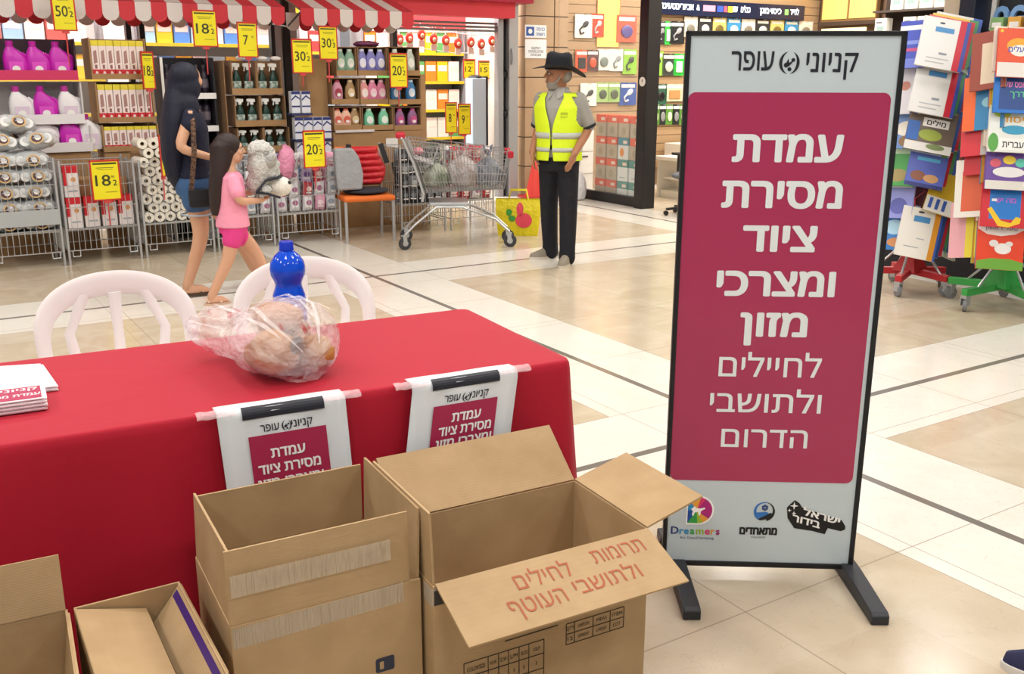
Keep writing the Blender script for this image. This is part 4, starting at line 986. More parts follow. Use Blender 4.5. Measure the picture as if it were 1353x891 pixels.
# orange chair with jacket and grey bag
ch=at_z(459,322); ch2=at_z(521,318); OA=math.atan2(ch2.y-ch.y,ch2.x-ch.x)
cw_=(ch2-ch).length
t=thing('chair','orange upholstered chair with grey metal legs between the wire baskets','chair',(ch+ch2)/2,OA)
org=mat('e0702a',.6); leg=mat('b9b9bb',.35,.5)
h_=cw_/2
for sx in (-1,1):
    m=MB(); m.tube([(sx*h_,.0,0),(sx*h_,.0,.44)],.016,10); m.build('leg',leg,t,smooth=50)
    m=MB(); m.tube([(sx*h_,.46,0),(sx*h_,.42,.44),(sx*(h_-.01),.45,.88)],.016,10); m.build('leg',leg,t,smooth=50)
m=MB(); m.box(-h_-.02,h_+.02,-.03,.44,.40,.455); m.build('seat',org,t,bevel=.02)
m=MB(); m.loft([[(-h_+.01,y,z),(h_-.01,y,z),(h_-.01,y+.035,z),(-h_+.01,y+.035,z)] for z,y in ((.52,.405),(.7,.41),(.90,.43))]); m.build('backrest',org,t,bevel=.015)
CH=(ch+ch2)/2
def onchair(x,y,z): return CH+Matrix.Rotation(OA,4,'Z')@Vector((x,y,z))
m=MB(); m.ell((0,0,0),(h_*.95,.20,.035),20,10,wob=(.15,2)); solo(m,'cushion',mat('2c2f37',.8),'dark grey cushion lying on the orange chair seat','cushion',onchair(.02,.2,.485),OA,smooth=180)
t=thing('jacket','red quilted puffer jacket hung over the orange chair back','jacket',onchair(.06,.36,.5),OA)
m=MB(); rings=[]
for k in range(25):
    z=.03+k*.0155; w=.20*(1-.25*abs(k/24-.45)); b=.062+.028*abs(math.sin(k*PI/4)); rings.append(ering((-.02+.03*math.sin(k*.2),-.02,z),w,b,n=24))
m.loft(rings); m.build('quilted_body',mat('c21f2b',.4,bump=(20,.5,.02)),t,smooth=60)
for sx,c in ((-1,-.17),(1,.15)):
    m=MB(); m.bar((c,-.06,.43),(c+.05*sx,-.10,.24),.05,.012,up=(0,1,0)); m.build('dark_strap',mat('1d1c20',.7),t)
t=thing('cloth_bag','light grey cloth bag hanging on the left side of the orange chair','bag',onchair(-.17,.10,.46),OA)
m=MB(); m.loft([[(-w+dx,-.05,z),(w+dx,-.05,z),(w+dx,.05,z),(-w+dx,.05,z)] for z,w,dx in ((.05,.12,0),(.2,.135,0),(.36,.12,-.02),(.45,.09,-.05))]); m.build('bag_body',mat('9a9c9f',.8,bump=(15,.6,.03)),t,bevel=.02)
m=MB(); m.bar((-.04,0,.44),(.06,.20,.44),.04,.01); m.build('strap',mat('222329',.7),t)
# ------------------------------------------------------------------ wire baskets in front of the store
def wire_basket(u,v,w,d,zb,zt,label,leg_h=None):
    t=gthing('wire_basket',label,'basket',u,v,0,0,'wire display baskets along the store front')
    for x in (0,w):
        for y in (0,d):
            m=MB(); m.tube([(x,y,0),(x,y,zt+.03)],.011,8); m.build('leg',steel,t,smooth=50)
    m=MB(); n=max(8,int(w/.045))
    wire_panel(m,(0,0,zb),(w,0,zb),(w,0,zt),(0,0,zt),n,4,.0028,.005); wire_panel(m,(0,d,zb),(w,d,zb),(w,d,zt),(0,d,zt),n,4,.0028,.005)
    k=max(6,int(d/.05))
    wire_panel(m,(0,0,zb),(0,d,zb),(0,d,zt),(0,0,zt),k,4,.0028,.005); wire_panel(m,(w,0,zb),(w,d,zb),(w,d,zt),(w,0,zt),k,4,.0028,.005)
    m.build('wire_mesh',steel,t,smooth=60)
    m=MB(); m.box(.005,w-.005,.005,d-.005,zb+.17,zb+.185); m.build('shelf_board',mat('a9a69f',.6),t)
    m=MB(); m.tube([(.03,-.004,zb),(.03,-.004,.07),(.09,-.004,.07),(.09,-.004,zb)],.006,6); m.tube([(w-.09,-.004,zb),(w-.09,-.004,.07),(w-.03,-.004,.07),(w-.03,-.004,zb)],.006,6); m.build('wire_foot',steel,t,smooth=50)
    return t
# ------------------------------------------------------------------ supermarket front
VF=11.3                                    # plane of the shop front
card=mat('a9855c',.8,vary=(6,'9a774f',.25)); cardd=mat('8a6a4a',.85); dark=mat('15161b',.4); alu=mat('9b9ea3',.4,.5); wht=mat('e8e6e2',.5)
def px_box(x0,y0,x1,y1,v):                # u0,u1,z0,z1 of a pixel rectangle on the plane v
    u0,zt=at_v(x0,y0,v); u1,zb=at_v(x1,y1,v); _,zt2=at_v(x1,y0,v); _,zb2=at_v(x0,y1,v)
    return u0,u1,(zb+zb2)/2,(zt+zt2)/2
# --- interior shell
mb=MB(); mb.box(-2.5,7.0,17.0,17.1,0,3.9); structure(mb,'wall_back',mat('d9d3cc',.8),rz=YAW)
mb=MB(); mb.box(-2.6,-2.5,VF,17.1,0,3.9); structure(mb,'wall_left',mat('d9d3cc',.8),rz=YAW)
mb=MB(); mb.box(7.45,7.6,VF+.5,17.1,0,3.9); structure(mb,'wall_divider',mat('d9d3cc',.8),rz=YAW)
mb=MB(); mb.box(-2.5,7.45,VF-.06,VF+.06,3.2,3.9); structure(mb,'wall_front',mat('b9323c',.6),rz=YAW)
for i in range(4):
    for j in range(2): lamp(-.4+i*2.2,11.78+j*2.6,3.84,1.2,.3,SHOP_W,label='long white lamp panel above the supermarket shelves',group='lamp panels inside the supermarket',cat='ceiling lamp',name='shop_lamp')
# --- glazing with its mullions
t=gthing('shop_window','tall glazed supermarket front with black mullions behind the displays','window',0,VF,0)
for x0,x1 in ((-1.2,None),):
    m=MB(); m.box(-2.5,4.98,-.005,.005,.15,3.2); m.build('glass_pane',mat('dfe9ec',.03,alpha=.10),t)
m=MB(); m.box(-2.5,4.98,-.03,.03,0,.15); m.build('bottom_rail',dark,t)
for xa,xb in ((165,172),(183,190),(356,361),(372,381)):
    ua,_=at_v(xa,40,VF); ub,_=at_v(xb,40,VF)
    m=MB(); m.box(ua,ub,-.05,.05,.0,3.2); m.build('mullion',dark,t,bevel=.004)
for xa,xb in ((361,372),(383,392)):
    ua,_=at_v(xa,60,VF); ub,_=at_v(xb,60,VF)
    m=MB(); m.box(ua,ub,-.03,.06,.15,3.2); m.build('grey_post',alu,t,bevel=.004)
# entrance frame
u0,_=at_v(656,120,VF); u1,_=at_v(680,120,VF)
t=gthing('door_frame','grey metal sliding door frame at the supermarket entrance, beside the stone pillar','door frame',u0,VF,0)
w=u1-u0
m=MB(); m.box(0,w*.28,-.05,.05,0,3.2); m.build('door_stile',alu,t,bevel=.004)
m=MB(); m.box(w*.28,w*.5,-.0,.05,0,3.2); m.build('gap_shade',dark,t)  # dark solid strip painted in for the shade between stile and jamb
m=MB(); m.box(w*.5,w,-.09,.06,0,3.2); m.build('jamb',mat('a7a9ac',.4,.4),t,bevel=.006)
for y in (98,150):
    _,z=at_v(667,y,VF); m=MB(); m.ell((w*.42,-.03,z),(.035,.03,.05),12,8); m.build('hinge_cover',dark,t,smooth=180)
_,z=at_v(670,75,VF); m=MB(); m.tube([(w*.62,-.10,z-.10),(w*.62,-.12,z),(w*.62,-.10,z+.10)],.012,8); m.build('door_pull',alu,t,smooth=60)
u0,_=at_v(517,60,VF); u1,_=at_v(523,60,VF)
mb=MB(); mb.box(u0,u1,-.05,.05,0,3.2); gsolo(mb,'door_post',dark,'thin black door post at the left side of the store entrance','post',0,VF)
# --- red fascia and lip over the entrance
ru,rz0=at_v(656,24,11.0); lu,rz1=at_v(545,0,11.0)
t=gthing('shop_fascia','long red sign fascia above the supermarket entrance','sign',0,11.0,0)
m=MB(); m.box(4.75,7.0,0,.24,2.29,2.47); m.build('lower_band',mat('e0404f',.4),t)
m=MB(); m.box(-2.5,7.2,-.12,.24,2.47,3.2); m.build('upper_box',mat('b21f3f',.4),t)  # shadow on the sign box is put into its darker red
# grey shutter rails under it
t=gthing('shutter_rails','grey rolled shutter rails hanging below the red fascia','shutter',5.0,VF-.02,0)
for i in range(3):
    m=MB(); m.box(.0,1.95,-.0,.10,2.22-i*.045,2.245-i*.045); m.build('rail',mat('77777a',.4,.5),t)
# --- striped awnings
def awning(ua,ub,label):
    t=gthing('awning',label,'awning',ua,9.9,0,0,'striped awnings over the store front')
    L=ub-ua; n=max(2,round(L/.145)); s=L/n
    ra,wa=mat('c9353f',.7),mat('d8cfca',.7)
    for k in range(n):
        c=ra if k%2==0 else wa
        m=MB(); x0,x1=k*s,(k+1)*s
        m.loft([[(x0,y,z),(x1,y,z),(x1,y,z-.012),(x0,y,z-.012)] for y,z in ((0,2.245),(.3,2.335),(.65,2.44),(.95,2.55))]); m.build('roof_stripe',c,t)
        m=MB(); pts=[(x0,2.245),(x1,2.245)]+[((x0+x1)/2+s/2*math.cos(R(a)),2.13+.035*math.sin(R(a))*1.8) for a in range(0,-181,-30)]
        m.prism(pts,-.012,-.002,axis='y'); m.build('scallop',c,t)
        m=MB(); pts=[(x0,2.22),(x1,2.22)]+[((x0+x1)/2+s/2*math.cos(R(a)),2.10+.035*math.sin(R(a))*1.8) for a in range(0,-181,-30)]
        m.prism(pts,.42,.43,axis='y'); m.build('rear_scallop',wa if k%2==0 else ra,t)
    m=MB()
    for x in (.02,L-.02): m.bar((x,.005,2.22),(x,.94,2.5),.02); m.tube([(x,.005,2.22),(x,.45,2.08),(x,.9,2.12)],.010,6)
    m.tube([(0,.01,2.235),(L,.01,2.235)],.014,8); m.build('frame',dark,t)
ua,_=at_v(376,20,9.9); ub,_=at_v(397,20,9.9); uc,_=at_v(546,25,9.9)
awning(-.9,ua,'red and white striped awning above the detergent displays')
awning(ub,uc,'red and white striped awning above the cardboard bottle crates')
# --- products
def cap_prof(r,z,h): return [(r,z),(r,z+h),(r*.8,z+h+.004),(0,z+h+.004)]
def make_jug(body,label_c,cap_c):
    t=thing('detergent_jug','x','detergent')
    m=MB(); rings=[]
    for z,w,dx,d in ((0,.082,.0,.045),(.015,.09,.0,.05),(.10,.092,0,.05),(.16,.085,-.006,.047),(.205,.062,-.018,.04),(.232,.036,-.03,.03),(.245,.026,-.032,.026)):
        rings.append([(dx+w*math.copysign(abs(math.cos(a))**.7,math.cos(a)),d*math.copysign(abs(math.sin(a))**.7,math.sin(a)),z) for a in [2*PI*k/20 for k in range(20)]])
    m.loft(rings); m.build('body',body,t,smooth=60)
    m=MB(); m.tube([(.05,0,.195),(.082,0,.175),(.088,0,.12),(.075,0,.07)],.013,8); m.build('handle',body,t,smooth=60)
    m=MB(); m.lathe([(.028,.243),(.028,.285),(.024,.289),(0,.289)],16,(-.032,0,0)); m.build('cap',cap_c,t,smooth=40)
    m=MB(); m.loft([[(x,-.0515,z) for x in (-.055,.0,.05)] for z in (.035,.13)],cap=False,closed=False); m.flat([(-.0+.03*math.cos(2*PI*k/14),.075+.025*math.sin(2*PI*k/14)) for k in range(14)],(-.005,-.052,0),X,Z,.0006,1); m.build('label',[label_c,wht],t)
    return t
jug_m=make_jug(mat('c21fae',.3),mat('d64ac0',.4),mat('b01795',.35)); jug_w=make_jug(mat('e6e2e4',.35),mat('d9c6d6',.4),mat('b3318f',.35))
used={}
def place(proto,loc,label,group,rz=YAW,rot=None,sc=None):
    o=_place(proto,loc,label,group,rz,rot)
    if sc: o.scale=sc if isinstance(sc,tuple) else (sc,sc,sc)
    return o
def _place(proto,loc,label,group,rz=YAW,rot=None):
    if proto.name not in used:
        used[proto.name]=1; proto.location=loc; proto.rotation_euler=rot if rot is not None else (0,0,rz); proto['label']=label; proto['group']=group; return proto
    return copy_tree(proto,loc,rz,label,group,rot=rot)
def tray(t,x0,x1,d,z0,h,m_,lip=.07,lipm=None,back=True):
    m=MB(); m.box(x0,x1,0,d,z0,z0+.012); m.box(x0,x0+.012,0,d,z0,z0+h); m.box(x1-.012,x1,0,d,z0,z0+h); m.box(x0,x1,d-.012,d,z0,z0+h)
    m.build('tray',m_,t)
    m=MB(); m.box(x0,x1,-.006,.006,z0,z0+lip); m.build('tray_lip',lipm or m_,t)
ORD=['first','second','third','fourth','fifth','sixth','seventh','eighth']
# 1: detergent display
V1=9.72
t=gthing('display_stand','cardboard display of pink and white detergent jugs in three trays','display',0,V1,0)
rows=[]
for (xl,yt,yb,xr,lm) in ((-60,49,106,104,'c8315f'),(-60,108,165,113,'e3dfe0'),(-60,167,203,124,'e3dfe0')):
    u0,u1,z0,z1=px_box(xl,yt,xr,yb,V1); rows.append((u0,u1,z0,z1))
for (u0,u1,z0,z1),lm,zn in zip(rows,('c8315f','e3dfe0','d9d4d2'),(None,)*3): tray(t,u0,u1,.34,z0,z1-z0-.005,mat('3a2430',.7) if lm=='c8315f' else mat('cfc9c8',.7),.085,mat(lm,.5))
m=MB(); m.box(rows[2][0]+.02,rows[2][1]-.02,.02,.34,0,rows[2][2]); m.build('cardboard_base',card,t,bevel=.004)
for r_,(xs,ks) in enumerate((((20,50,80),'mmm'),((28,60,92),'wmw'),((30,63,96,121),'wwmw'))):
    u0,u1,z0,z1=rows[r_]
    for i,(x,k) in enumerate(zip(xs,ks)):
        u,_=at_v(x,(0,0,0)[0]+[80,140,195][r_],V1+.10)
        col='magenta' if k=='m' else 'white'
        place(jug_m if k=='m' else jug_w, W(u,V1+.075,z0+.013), f'{col} detergent jug, {ORD[i]} from the left in the {["top","middle","bottom"][r_]} tray', 'detergent jugs on the display',sc=1.1)
# 2: red and white packet display
def make_packet():
    t=thing('product_box','x','box')
    m=MB(); m.box(-.031,.031,0,.09,0,.24); m.build('carton',mat('ead9d4',.5),t)
    m=MB(); m.box(-.0312,.0312,-.001,.04,.0,.055); m.build('red_band',mat('c8262f',.5),t)
    m=MB(); m.box(-.0312,.0312,-.001,.05,.205,.2405); m.build('yellow_top',mat('e2cf3a',.5),t)
    m=MB(); m.flat([(-.016,.09),(.016,.10),(.012,.18),(-.014,.17)],(0,-.0012,0),X,Z,0); m.flat([(-.01,.06),(.01,.06),(.01,.085),(-.01,.085)],(0,-.0012,0),X,Z,0,1); m.flat([(-.018,.012),(.018,.012),(.012,.04),(-.004,.045)],(0,-.0022,0),X,Z,0,2); m.build('print',[mat('a77f78',.5),mat('8a5c58',.5),mat('e8d2cf',.5)],t)
    return t
pk=make_packet()
t=gthing('display_stand','cardboard display of slim red and white packets stacked in trays','display',0,V1,0)
prow=[]
for (xl,xr,yt,yb) in ((116,196,50,105),(125,206,108,162),(134,212,164,200)):
    u0,u1,z0,z1=px_box(xl,yt,xr,yb,V1); prow.append((u0,u1,z0,z1)); tray(t,u0,u1,.36,z0,z1-z0-.004,card,.05)
u0,u1,z0,z1=prow[2]; m=MB(); m.box(u0,u1,.01,.35,0,z0); m.build('cardboard_base',card,t,bevel=.004)
for r_,(u0,u1,z0,z1) in enumerate(prow):
    n=7; s=(u1-u0-.03)/n
    for i in range(n): place(pk,W(u0+.015+s*(i+.5),V1+.012+.004*(i%3),z0+.0125),f'slim red and white packet, {ORD[i]} from the left in the {["top","middle","bottom"][r_]} tray of its display','slim red and white packets',sc=(1,1,max(.7,(z1-z0-.03)/.245)))
# 3: dark display behind the woman
t=gthing('display_stand','dark shelf display with white edge strips behind the walking woman','display',0,V1+.1,0)
u0,u1,z0,z1=px_box(212,76,291,200,V1+.1)
m=MB(); m.box(u0,u0+.02,0,.36,.0,z1); m.box(u1-.02,u1,0,.36,0,z1); m.box(u0,u1,.34,.36,0,z1); m.build('carcass',mat('1c1a22',.6),t)
for zz in (z1-.33,z1-.64,.62,.30):
    m=MB(); m.box(u0+.02,u1-.02,0,.34,zz-.02,zz); m.build('shelf',mat('2a2830',.6),t); m=MB(); m.box(u0,u1,-.012,0,zz-.055,zz); m.build('edge_strip',wht,t)
m=MB(); m.box(u0-.012,u0+.012,-.012,.0,0,z1); m.build('edge_strip',wht,t)
def make_dark():
    t=thing('bottle','x','bottle'); m=MB(); m.lathe([(.034,0),(.038,.01),(.038,.17),(.03,.2),(.014,.215),(.014,.235)],14); m.build('body',mat('2c2430',.3),t,smooth=50)
    m=MB(); m.lathe([(.017,.235),(.017,.262),(0,.263)],12); m.build('cap',mat('4a4450',.4),t,smooth=40); m=MB(); m.lathe([(.0386,.05),(.0386,.13)],14); m.build('label',mat('6a5f68',.5),t); return t
dk=make_dark()
for r_,zz in enumerate((z1-.33,z1-.64)):
    for i in range(6): place(dk,W(u0+.07+i*(u1-u0-.14)/5,V1+.22,zz+.001),f'dark bottle, {ORD[i]} from the left on the {["upper","lower"][r_]} shelf of the dark display','dark bottles behind the woman')
# 4: spray bottle display
def make_spray():
    t=thing('spray_bottle','x','bottle')
    m=MB(); m.loft([ering((0,0,z),rx,ry,n=16) for z,rx,ry in ((0,.036,.024),(.01,.04,.027),(.11,.04,.027),(.15,.030,.022),(.175,.015,.015),(.19,.013,.013))]); m.build('body',mat('12352c',.25),t,smooth=50)
    m=MB(); m.lathe([(.017,.19),(.017,.212),(.012,.214)],12); m.loft([[(x,-.011,z),(x,.011,z),(x,.011,z+h),(x,-.011,z+h)] for x,z,h in ((-.045,.222,.022),(-.01,.212,.036),(.03,.214,.03))]); m.bar((-.028,0,.225),(-.036,0,.18),.010); m.build('trigger_head',mat('e6e6e0',.35),t,bevel=.003)
    m=MB(); m.loft([ering((0,0,z),.0405,.0275,n=16) for z in (.02,.10)],cap=False); m.build('label',mat('5f7a72',.5,vary=(30,'c9d2c9',.1)),t,smooth=50); return t
sp=make_spray()
t=gthing('display_stand','cardboard shelf display of dark green spray bottles with white triggers','display',0,V1,0)
srow=[]
for (xl,xr,yt,yb) in ((304,374,80,125),(309,379,127,167),(313,384,169,201)):
    u0,u1,z0,z1=px_box(xl,yt,xr,yb,V1); srow.append((u0,u1,z0,z1)); um=(u0+u1)/2
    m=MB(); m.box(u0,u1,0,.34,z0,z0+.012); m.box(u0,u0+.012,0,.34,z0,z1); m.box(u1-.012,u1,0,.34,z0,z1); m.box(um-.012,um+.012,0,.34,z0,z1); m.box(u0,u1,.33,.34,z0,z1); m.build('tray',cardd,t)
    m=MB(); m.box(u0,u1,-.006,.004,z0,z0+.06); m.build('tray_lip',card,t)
u0,u1,z0,z1=srow[2]; m=MB(); m.box(u0-.06,u1,.01,.34,0,z0); m.build('cardboard_base',card,t,bevel=.004)
u0,u1,z0,z1=px_box(294,80,304,200,V1); m=MB(); m.box(u0,u1,.0,.34,z0,z1); m.build('side_panel',cardd,t)
for r_,(u0,u1,z0,z1) in enumerate(srow):
    k=(z1-z0-.02)/.25
    for i,f in enumerate((.13,.36,.63,.86)): place(sp,W(u0+(u1-u0)*f,V1+.05,z0+.0125),f'dark green spray bottle, {ORD[i]} from the left on the {["top","middle","bottom"][r_]} shelf','green spray bottles with white triggers',sc=(1.12,1.1,max(.8,(z1-z0-.02)/.262)))
# loose white bottle caps lying on top
for i,(xa,xb) in enumerate(((310,326),(338,354),(356,372))):
    u,z=at_v((xa+xb)/2,78,V1+.1); m=MB(); m.ell((0,0,.022),(.055,.035,.022),14,8); gsolo(m,'soap_bar',mat('e9e7e4',.4),f'white soap pack on top of the spray bottle display, {ORD[i]} from the left','soap',u,V1+.1,srow[0][3]-.0,group='white soap packs on the display',smooth=180)
# 5: white and blue bags
def make_bagbox():
    t=thing('product_box','x','box'); m=MB(); m.box(-.045,.045,0,.08,0,.215); m.build('carton',mat('d7dae2',.4),t,bevel=.006)
    m=MB(); m.flat([(-.044,.12),(.0,.16),(.044,.13),(.044,.145),(.0,.178),(-.044,.138)],(0,-.001,0),X,Z,0); m.flat([(-.044,.06),(.044,.06),(.044,.075),(-.044,.075)],(0,-.001,0),X,Z,0); m.flat([(-.044,.185),(.044,.185),(.044,.214),(-.044,.214)],(0,-.001,0),X,Z,0); m.build('blue_print',mat('27306f',.5),t); return t
bb=make_bagbox(); V5=9.55
t=gthing('display_stand','low cardboard stand holding stacked white and blue product boxes','display',0,V5,0)
ba=px_box(384,118,413,150,V5); bb2=px_box(389,151,440,184,V5); bb3=px_box(393,185,440,212,V5)
m=MB(); m.box(bb3[0],bb3[1],0,.16,0,bb3[2]); m.build('cardboard_base',card,t,bevel=.004)
for (u0,u1,z0,z1) in (bb2,ba): m=MB(); m.box(u0,u1,0,.16,z0-.02,z0); m.build('divider_tray',mat('2a2f5a',.6),t)
for r_,((u0,u1,z0,z1),n) in enumerate(((ba,2),(bb2,4),(bb3,4))):
    for i in range(n): place(bb,W(u0+(u1-u0)*(i+.5)/n,V5+.02,z0+.001),f'white and blue product box, {ORD[i]} from the left in the {["top","middle","bottom"][r_]} layer','white and blue product boxes')
# 6: cardboard crates of shampoo bottles
def make_shampoo(c,lab):
    t=thing('shampoo_bottle','x','bottle'); m=MB(); m.loft([ering((0,0,z),rx,ry,n=16) for z,rx,ry in ((0,.042,.026),(.01,.046,.03),(.09,.05,.032),(.16,.044,.028),(.195,.028,.022),(.21,.022,.02))]); m.build('body',mat(c,.3),t,smooth=60)
    m=MB(); m.lathe([(.022,.21),(.022,.232),(0,.233)],14); m.build('cap',mat(lab,.4),t,smooth=40)
    m=MB(); m.add([(.030*math.cos(2*PI*k/16),-.0335+.0,.105+.045*math.sin(2*PI*k/16)) for k in range(16)],[tuple(range(16))],0); m.add([(.018*math.cos(2*PI*k/12)+.004,-.0345,.085+.018*math.sin(2*PI*k/12)) for k in range(12)],[tuple(range(12))],1); m.build('label',[mat(lab,.5),mat('e9e4e2',.5)],t); return t
SH={k:make_shampoo(*c) for k,c in dict(green=('7fa58e','cfd8c9'),violet=('7b78b8','dcdcec'),pale=('b9c3b4','e3e6dc'),rose=('c98da0','a03a50'),amber=('9a7a50','d8c29a'),red=('d98f8c','f0dcd6'),pink=('d37a9a','efc9d4'),blue=('3b78ad','c9d9e8'),peach=('e3b49c','d0604c'),mint=('6fbf9a','dff0e2'),purple=('8b5a86','c8528a')).items()}
V6=9.75
t=gthing('crate_stack','tall stack of cardboard crates holding rows of shampoo bottles','display',0,V6,0)
cells=[]
for (yt,yb,edges,nm) in ((62,100,(443,472,512,555),'top'),(103,138,(437,475,513,556),'middle'),(141,172,(440,478,520,557),'bottom')):
    for i in range(3):
        u0,u1,z0,z1=px_box(edges[i],yt,edges[i+1],yb,V6); cells.append((u0,u1,z0,z1,nm,i))
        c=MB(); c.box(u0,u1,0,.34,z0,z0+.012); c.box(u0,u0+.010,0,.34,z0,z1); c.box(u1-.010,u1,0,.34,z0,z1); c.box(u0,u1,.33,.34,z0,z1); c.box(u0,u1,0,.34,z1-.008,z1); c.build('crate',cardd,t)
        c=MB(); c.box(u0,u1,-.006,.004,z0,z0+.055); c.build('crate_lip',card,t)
z_=min(c[2] for c in cells); ua=min(c[0] for c in cells); ub=max(c[1] for c in cells)
m=MB(); m.box(ua,ub,.0,.34,0,z_); m.build('cardboard_base',card,t,bevel=.005)
m=MB(); m.box(ub,ub+.06,.0,.34,0,1.60); m.box(ua-.22,ua,.10,.34,0,1.75); m.build('side_carton',card,t,bevel=.004)
m=MB(); m.box(ua+.60,ua+.74,-.003,0,z_-.18,z_-.08); m.build('paper_label',wht,t)
m=MB(); 
for a,b in ((.24,.46),(.02,.25)): m.box(ua+a,ua+b,-.02,.0,z_-.005,z_+.02)
m.build('price_strip',mat('d9d3d0',.5),t)
kinds=[('green','green'),('violet','violet','violet'),('pale','pale'),('rose','amber'),('red','pink','pink'),('blue','blue'),('peach','peach','amber'),('mint','mint'),('purple','purple')]
for (u0,u1,z0,z1,nm,i),ks in zip(cells,kinds):
    for j,k in enumerate(ks):
        w_=(u1-u0-.02); place(SH[k],W(u0+.01+w_*(j+.5)/len(ks),V6+.045,z0+.0125),f'{k} shampoo bottle, {ORD[j]} in the {["left","centre","right"][i]} crate of the {nm} row','shampoo bottles in the cardboard crates',sc=(1.25,1.1,max(.8,(z1-z0-.025)/.24)))
m=MB(); m.ell((0,0,.03),(.14,.08,.035),16,8,wob=(.3,3)); gsolo(m,'plastic_wrap',mat('6b2f52',.4),'crumpled purple wrapping on top of the shampoo crates','wrapping',(cells[1][0]+cells[1][1])/2,V6+.15,cells[1][3],smooth=180)
# --- yellow price signs
def price_sign(x0,y0,x1,y1,big,small,v,label,turn=0.0,stem=.25):
    u0,u1,z0,z1=px_box(x0,y0,x1,y1,v); w=u1-u0; h=z1-z0
    t=gthing('price_sign',label,'price sign',(u0+u1)/2,v,z0,turn,'yellow price signs on the displays')
    m=MB(); f=.012
    m.box(-w/2,w/2,-.006,.006,0,f); m.box(-w/2,w/2,-.006,.006,h-f*1.4,h); m.box(-w/2,-w/2+f,-.006,.006,0,h); m.box(w/2-f,w/2,-.006,.006,0,h); m.build('frame',mat('c2352c',.4),t,bevel=.002)
    m=MB(); m.box(-w/2+f*.6,w/2-f*.6,-.003,.003,f*.6,h-f); m.build('card',mat('e9dc1e',.5),t)
    m=MB()
    m.box(-w*.4,w*.4,-.0045,-.0035,h*.885,h*.925); m.box(-w*.3,w*.3,-.0045,-.0035,h*.80,h*.812); m.box(-w*.25,w*.25,-.0045,-.0035,h*.76,h*.768); m.box(-w*.05,w*.35,-.0045,-.0035,h*.2,h*.208)
    m.text(big,h*.27,(-w*.10,-.0045,h*.36),X,Z,bold=.01,width=w*(.52 if len(big)>1 else .24))
    m.text('90',h*.06,(w*.24,-.0045,h*.55),X,Z,width=w*.11)
    if small: m.text(small,h*.14,(w*.30,-.0045,h*.36),X,Z,bold=.02)
    m.build('price_lettering',mat('3a3d22',.5),t)
    m=MB(); m.tube([(0,.004,.01),(0,.012,-stem)],.006,6); m.box(-.03,.03,-.004,.012,-.022,.004); m.build('stem',mat('c94a48',.4),t)
price_sign(65,-12,103,41,'50','2',9.66,'yellow price sign reading 50, above the detergent jugs',.1,.3)
price_sign(183,68,208,118,'18','2',9.6,'yellow price sign reading 18, left of the walking woman at shelf height',.45)
price_sign(252,13,289,62,'18','2',9.62,'yellow price sign reading 18, under the awning above the woman',.05)
price_sign(312,29,342,76,'7','',9.62,'yellow price sign reading 7, above the spray bottles',.05,.22)
price_sign(384,51,414,97,'30','2',9.5,'yellow price sign reading 30, above the white and blue boxes',.05,.12)
price_sign(420,34,447,79,'30','3',9.62,'yellow price sign reading 30, upper of the two beside the crates',.05,.22)
price_sign(513,70,540,116,'20','2',9.6,'yellow price sign reading 20, in front of the right crates',.15,.2)
price_sign(399,172,431,222,'20','2',8.92,'yellow price sign reading 20, on the wire basket left of the orange chair',.05,.2)
price_sign(117,211,162,265,'18','2',8.93,'yellow price sign reading 18, on the wire basket of red boxes',.0,.22)
price_sign(206,178,222,234,'18','2',8.93,'yellow price sign turned sideways on the basket of paper rolls, behind the woman',.9,.2)
# --- baskets and what they hold
VB=9.03
def bk(x0,x1,yt,label,d=.5,zb=.12):
    u0,_=at_v(x0,330,VB); u1,_=at_v(x1,330,VB); _,zt=at_v(x0,yt,VB)
    t=wire_basket(u0,VB,u1-u0-.03,d,zb,zt,label); return u0,u1-.03,zt,zb+.187
B1=bk(-15,89,217,'wire basket of clear wrapped cup packs at the far left of the store front')
B2=bk(91,191,217,'wire basket holding red and white boxes, left of the paper rolls')
B3=bk(194,288,216,'wire basket filled with white paper rolls behind the walking woman')
B4=bk(290,368,214,'wire basket of shiny silver packets behind the girl')
B5=bk(370,455,212,'wire basket of coloured bags and packets beside the orange chair')
B6=bk(532,592,196,'wire basket of dark packets behind the shopping cart')
B7=bk(597,655,200,'wire basket of red packets behind the front of the shopping cart')
rnd=random.Random(11)
# clear cup packs
cupm=mat('d9dcdd',.2,alpha=.85,bump=(25,.8,.02)); 
def make_cups():
    t=thing('cup_pack','x','packaged cups'); m=MB()
    for i in range(3): m.loft([[(i*.082-.082+r*math.cos(2*PI*k/14),y,.06+r*math.sin(2*PI*k/14)) for k in range(14)] for y,r in [(-.10+.018*j,.038+.003*(j%2)) for j in range(12)]])
    m.build('cup_rows',mat('dfe0df',.35),t,smooth=60)
    m=MB(); m.ell((0,.0,.068),(.155,.125,.068),26,16,wob=(.14,3)); m.build('clear_wrap',mat('e6eaec',.12,alpha=.55,bump=(24,1,.03)),t,smooth=180)
    m=MB(); X0=(1,0,0); Z0=(0,.25,1)
    for r,l,mi in ((.052,.0,0),(.040,.0012,1),(.022,.0024,2)): m.flat([(r*math.cos(2*PI*k/18)+(.008 if mi==2 else 0),r*.9*math.sin(2*PI*k/18)) for k in range(18)],(.01,-.1265,.065),X0,Z0,l,mi)
    m.build('round_label',[mat('c9a46a',.5),mat('4a3034',.5),mat('e4dcd6',.5)],t); return t
cp=make_cups(); u0,u1,zt,zs=B1
LAY=['one','two','three','four','five','six']
